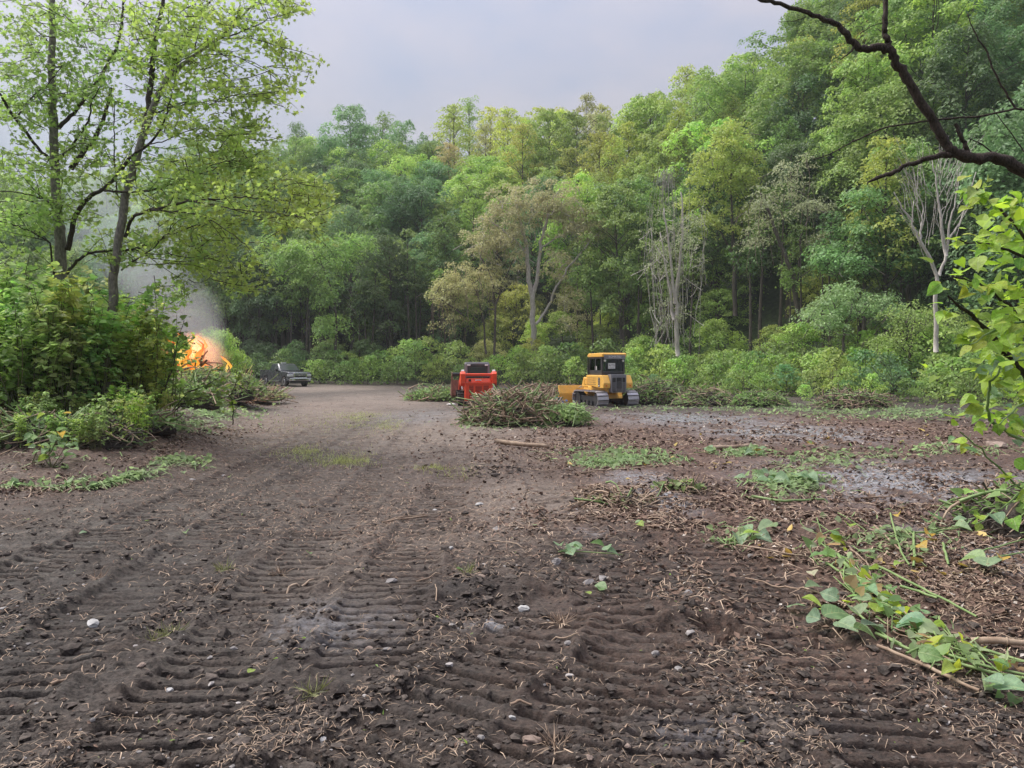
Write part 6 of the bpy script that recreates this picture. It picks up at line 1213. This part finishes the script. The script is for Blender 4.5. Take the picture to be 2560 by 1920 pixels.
# ------------------------------------------------------------------ leafy shrub hanging in from the right
def hang_bush():
    Y = 4.9; e = empty('leafy_bush', tuple(at(2790, 1500, Y))); e.location.z = float(H(e.location.x, Y)); ov = np.array(e.location); cnt = 0
    for pts, Ys, r, nl in [([(2800, 1625), (2790, 1450), (2700, 1150), (2640, 1010), (2560, 935), (2500, 860), (2430, 790), (2370, 740)], [4.9, 4.7], [.034, .026, .02, .006], 26), ([(2700, 1150), (2680, 900), (2620, 700), (2540, 560), (2480, 500), (2440, 470)], [4.9, 5.1], [.02, .004], 46),
                       ([(2680, 900), (2640, 720), (2560, 640), (2480, 610), (2400, 600)], [4.9, 4.5], [.015, .004], 34), ([(2640, 1010), (2600, 860), (2520, 760), (2440, 700), (2380, 690)], [4.8, 4.6], [.014, .004], 34), ([(2640, 700), (2600, 560), (2560, 480)], [5, 5.2], [.012, .004], 28),
                       ([(2700, 1180), (2560, 1100), (2490, 1070), (2462, 1020), (2470, 970), (2500, 920)], [4.9, 4.5], [.012, .010, .006], 22), ([(2780, 1420), (2650, 1330), (2560, 1228), (2470, 1140), (2400, 1080)], [4.9, 4.6], [.010, .004], 7), ([(2560, 1228), (2500, 1270), (2440, 1310)], [4.8, 4.5], [.007, .003], 7),
                       ([(2750, 1300), (2640, 1260), (2560, 1200), (2520, 1230)], [4.8, 4.6], [.008, .003], 7), ([(2640, 1010), (2600, 980), (2540, 1020), (2500, 1060)], [4.8, 4.5], [.01, .004], 22), ([(2640, 820), (2560, 800), (2490, 820), (2430, 860)], [4.7, 4.5], [.01, .003], 24), ([(2660, 900), (2590, 900), (2530, 900)], [4.7, 4.6], [.01, .004], 20)]:
        P = refine(poly(pts, Ys), 4, .006) - ov; mb = MB(); mb.tube(P, r, 7); mobj('branch', mb.mesh('branch', M['bark_dark'] if r[0] > .013 else M['stalk_green'], True), e)
        for k in range(nl):
            t = (1 - .68 * rng.random() ** 1.1) * (len(P) - 1); q = np.array([np.interp(t, range(len(P)), P[:, c]) for c in range(3)]); a = rng.random() * 6.28; d = np.array([math.cos(a), math.sin(a), rng.normal() * .5]); d /= np.linalg.norm(d); q2 = q + d * rng.uniform(.03, .13)
            z = np.array([-.2, -.35, 1.0]) + rng.normal(size=3) * .45; z /= np.linalg.norm(z); y = d + np.array([-.2, 0, -.5]); y -= z * (y @ z); y /= np.linalg.norm(y); x = np.cross(y, z)
            mt = Matrix(((x[0], y[0], z[0], q2[0]), (x[1], y[1], z[1], q2[1]), (x[2], y[2], z[2], q2[2]), (0, 0, 0, 1)))
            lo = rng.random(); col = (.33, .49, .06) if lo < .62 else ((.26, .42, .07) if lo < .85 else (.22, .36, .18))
            if P[0, 2] + ov[2] > 2.2 or q2[2] + ov[2] > 1.9: col = (.37, .53, .06) if lo < .75 else (.22, .38, .06)  # leaves higher up take a brighter yellow-green
            o = mobj('leaf', LEAF_B[rng.integers(4)], e, color=tuple(c * rng.uniform(.85, 1.15) for c in col)); s = rng.uniform(.05, .105); o.matrix_local = mt @ Matrix.Scale(s, 4); cnt += 1
    mb = MB(); C = np.array([tuple(at(2455 + 110 * rng.normal() * .6, v, 5.2 + .35 * rng.normal())) for v in list(rng.uniform(500, 1080, 330))]) - ov; C[:, 0] += .22
    mb.cards(C, np.array([-.2, -.3, 1.]) + rng.normal(size=(len(C), 3)) * .5, rng.normal(size=(len(C), 3)) + [0, 0, -.5], rng.uniform(.045, .10, len(C)), T_HEART); mobj('inner_leaves', mb.mesh('inner_leaves', M['leaf_near']), e, kind='stuff', color=(.28, .44, .07))
    tag(e, 'bright yellow-green bush with big round leaves hanging in from the right', 'bush')
hang_bush()
# ------------------------------------------------------------------ dead branch overhead, from a tree beyond the right border
def overhead():
    K = 700 / 1659.; f = lambda pts: [(1860 + x * K, y * K) for x, y in pts]; Y = 7.2; b = at(2900, 1400, Y + .4); e = empty('dead_branch_tree', (b.x, b.y, float(H(b.x, b.y)) - .05)); ov = np.array(e.location)
    P = refine([b + Vector((0, 0, -.4)), b + Vector((.05, 0, 2)), at(2880, 500, Y + .4), at(2900, -200, Y + .4)], 4, .02); mb = MB(); mb.tube(P - ov, [.22, .17, .14], 12); mobj('trunk', mb.mesh('trunk', M['bark_dark'], True), e)
    for pts, r in [([(2400, 1250), (1900, 1130), (1659, 1020), (1500, 930), (1350, 945), (1225, 900), (1175, 810), (1080, 650), (980, 490), (900, 360), (862, 288), (800, 282), (690, 292), (620, 210), (540, 140), (380, 80), (210, 20), (80, -5), (-60, -60)], [.066, .054, .044, .042, .038, .030, .020, .012]),
                   ([(862, 288), (845, 230), (835, 170), (840, 0), (845, -200)], [.028, .025, .022, .016]), ([(1240, 915), (1180, 915), (1080, 940), (980, 980), (880, 1020), (790, 1050), (730, 1092)], [.034, .026, .02, .022, .008]), ([(1325, 905), (1300, 830), (1250, 735)], [.026, .02, .016]),
                   ([(1659, 650), (1610, 645), (1400, 690), (1180, 705), (1100, 712), (830, 755), (640, 840), (520, 910), (410, 945)], [.010, .010, .008, .004]), ([(2400, 700), (2000, 640), (1659, 650)], [.014, .010]), ([(1610, 645), (1540, 530), (1470, 400), (1440, 300), (1390, 240), (1350, 160), (1325, 80)], [.010, .008, .004]),
                   ([(660, 270), (630, 310), (570, 355)], [.014, .004]), ([(370, 100), (300, 125), (205, 128)], [.004, .002]), ([(690, 200), (760, 150), (830, 135)], [.005, .003]), ([(1500, 930), (1420, 860), (1330, 820)], [.008, .004]), ([(1659, 900), (1560, 760), (1470, 640)], [.006, .003])]:
        P = refine(poly(f(pts), Y), 5, .008 if r[0] > .02 else .002); mb = MB(); P = P - ov; mb.tube(P, r, 10 if r[0] > .02 else 6)
        V = mb.V[0]; n_ = fbm(V[:, 0] * 30 + V[:, 2] * 5, V[:, 2] * 30, 5, 3) - .5; kk = 10 if r[0] > .02 else 6
        if r[0] > .02: C = np.repeat(P, kk, 0); mb.V[0] = C + (V - C) * (1 + .7 * n_)[:, None]
        mobj('branch', mb.mesh('branch', M['bark_dark'], True), e)
    tag(e, 'dark bare crooked bough overhanging the view from the upper right', 'tree')
overhead()
# ------------------------------------------------------------------ drooping leafy plants on the left debris
for (u, v, Y, n, h, lab) in [(80, 1150, 11.8, 26, .55, 'drooping round-leaved sprout at the far left debris edge'), (130, 1130, 11.6, 22, .5, 'second drooping sprout with a yellow leaf'), (170, 1080, 13, 14, .5, 'broad-leaved sprout beneath the straight maple'), (40, 1060, 13, 22, .7, 'leafy sprout with a yellow leaf at the left border'), (110, 1050, 13.2, 20, .6, 'big-leaved sprout in front of the knotweed canes'), (300, 1070, 14.5, 14, .4, 'low sprout by the leaning maple foot'), (345, 1045, 15.5, 16, .5, 'low green sprout right of the leaning maple foot')]:
    p = at(u, v, Y); e = empty('sprout', (p.x, p.y, float(H(p.x, p.y)))); mb = MB()
    for j in range(4):
        a = rng.random() * 6.28; tip = np.array([math.cos(a) * h, math.sin(a) * h * .6, h * rng.uniform(.5, 1.1)]); P = bent([0, 0, 0], tip, 6, .1); mb.tube(P, [.009, .004], 5)
        for k in range(n // 4):
            q = P[rng.integers(2, 6)] + rng.normal(size=3) * .06; leaf_at(e, tuple(q), rng.uniform(.09, .16), rng.random() * 6.28, rng.uniform(-.5, .9), rng.normal() * .4, LC[rng.choice(['g', 'l', 'y', 'g', 'Y'], p=[.4, .25, .2, .11, .04])])
    mobj('stem', mb.mesh('stem', M['cane'], True), e, kind='stuff'); tag(e, lab, 'plant')
# ------------------------------------------------------------------ thin air haze
HAZE = .0004
if HAZE:
    m, t, o = newmat('haze'); v = N(t, 'ShaderNodeVolumePrincipled'); v.inputs['Color'].default_value = (.86, .92, 1, 1); v.inputs['Density'].default_value = HAZE; v.inputs['Anisotropy'].default_value = .2; t.links.new(v.outputs[0], o.inputs['Volume'])
    b = BB().box(-720, 720, -220, 1215, -3, 90); h = b.out('haze', m, None, 0); h['kind'] = 'stuff'; tag(h, 'thin pale summer haze filling the whole valley', 'haze')
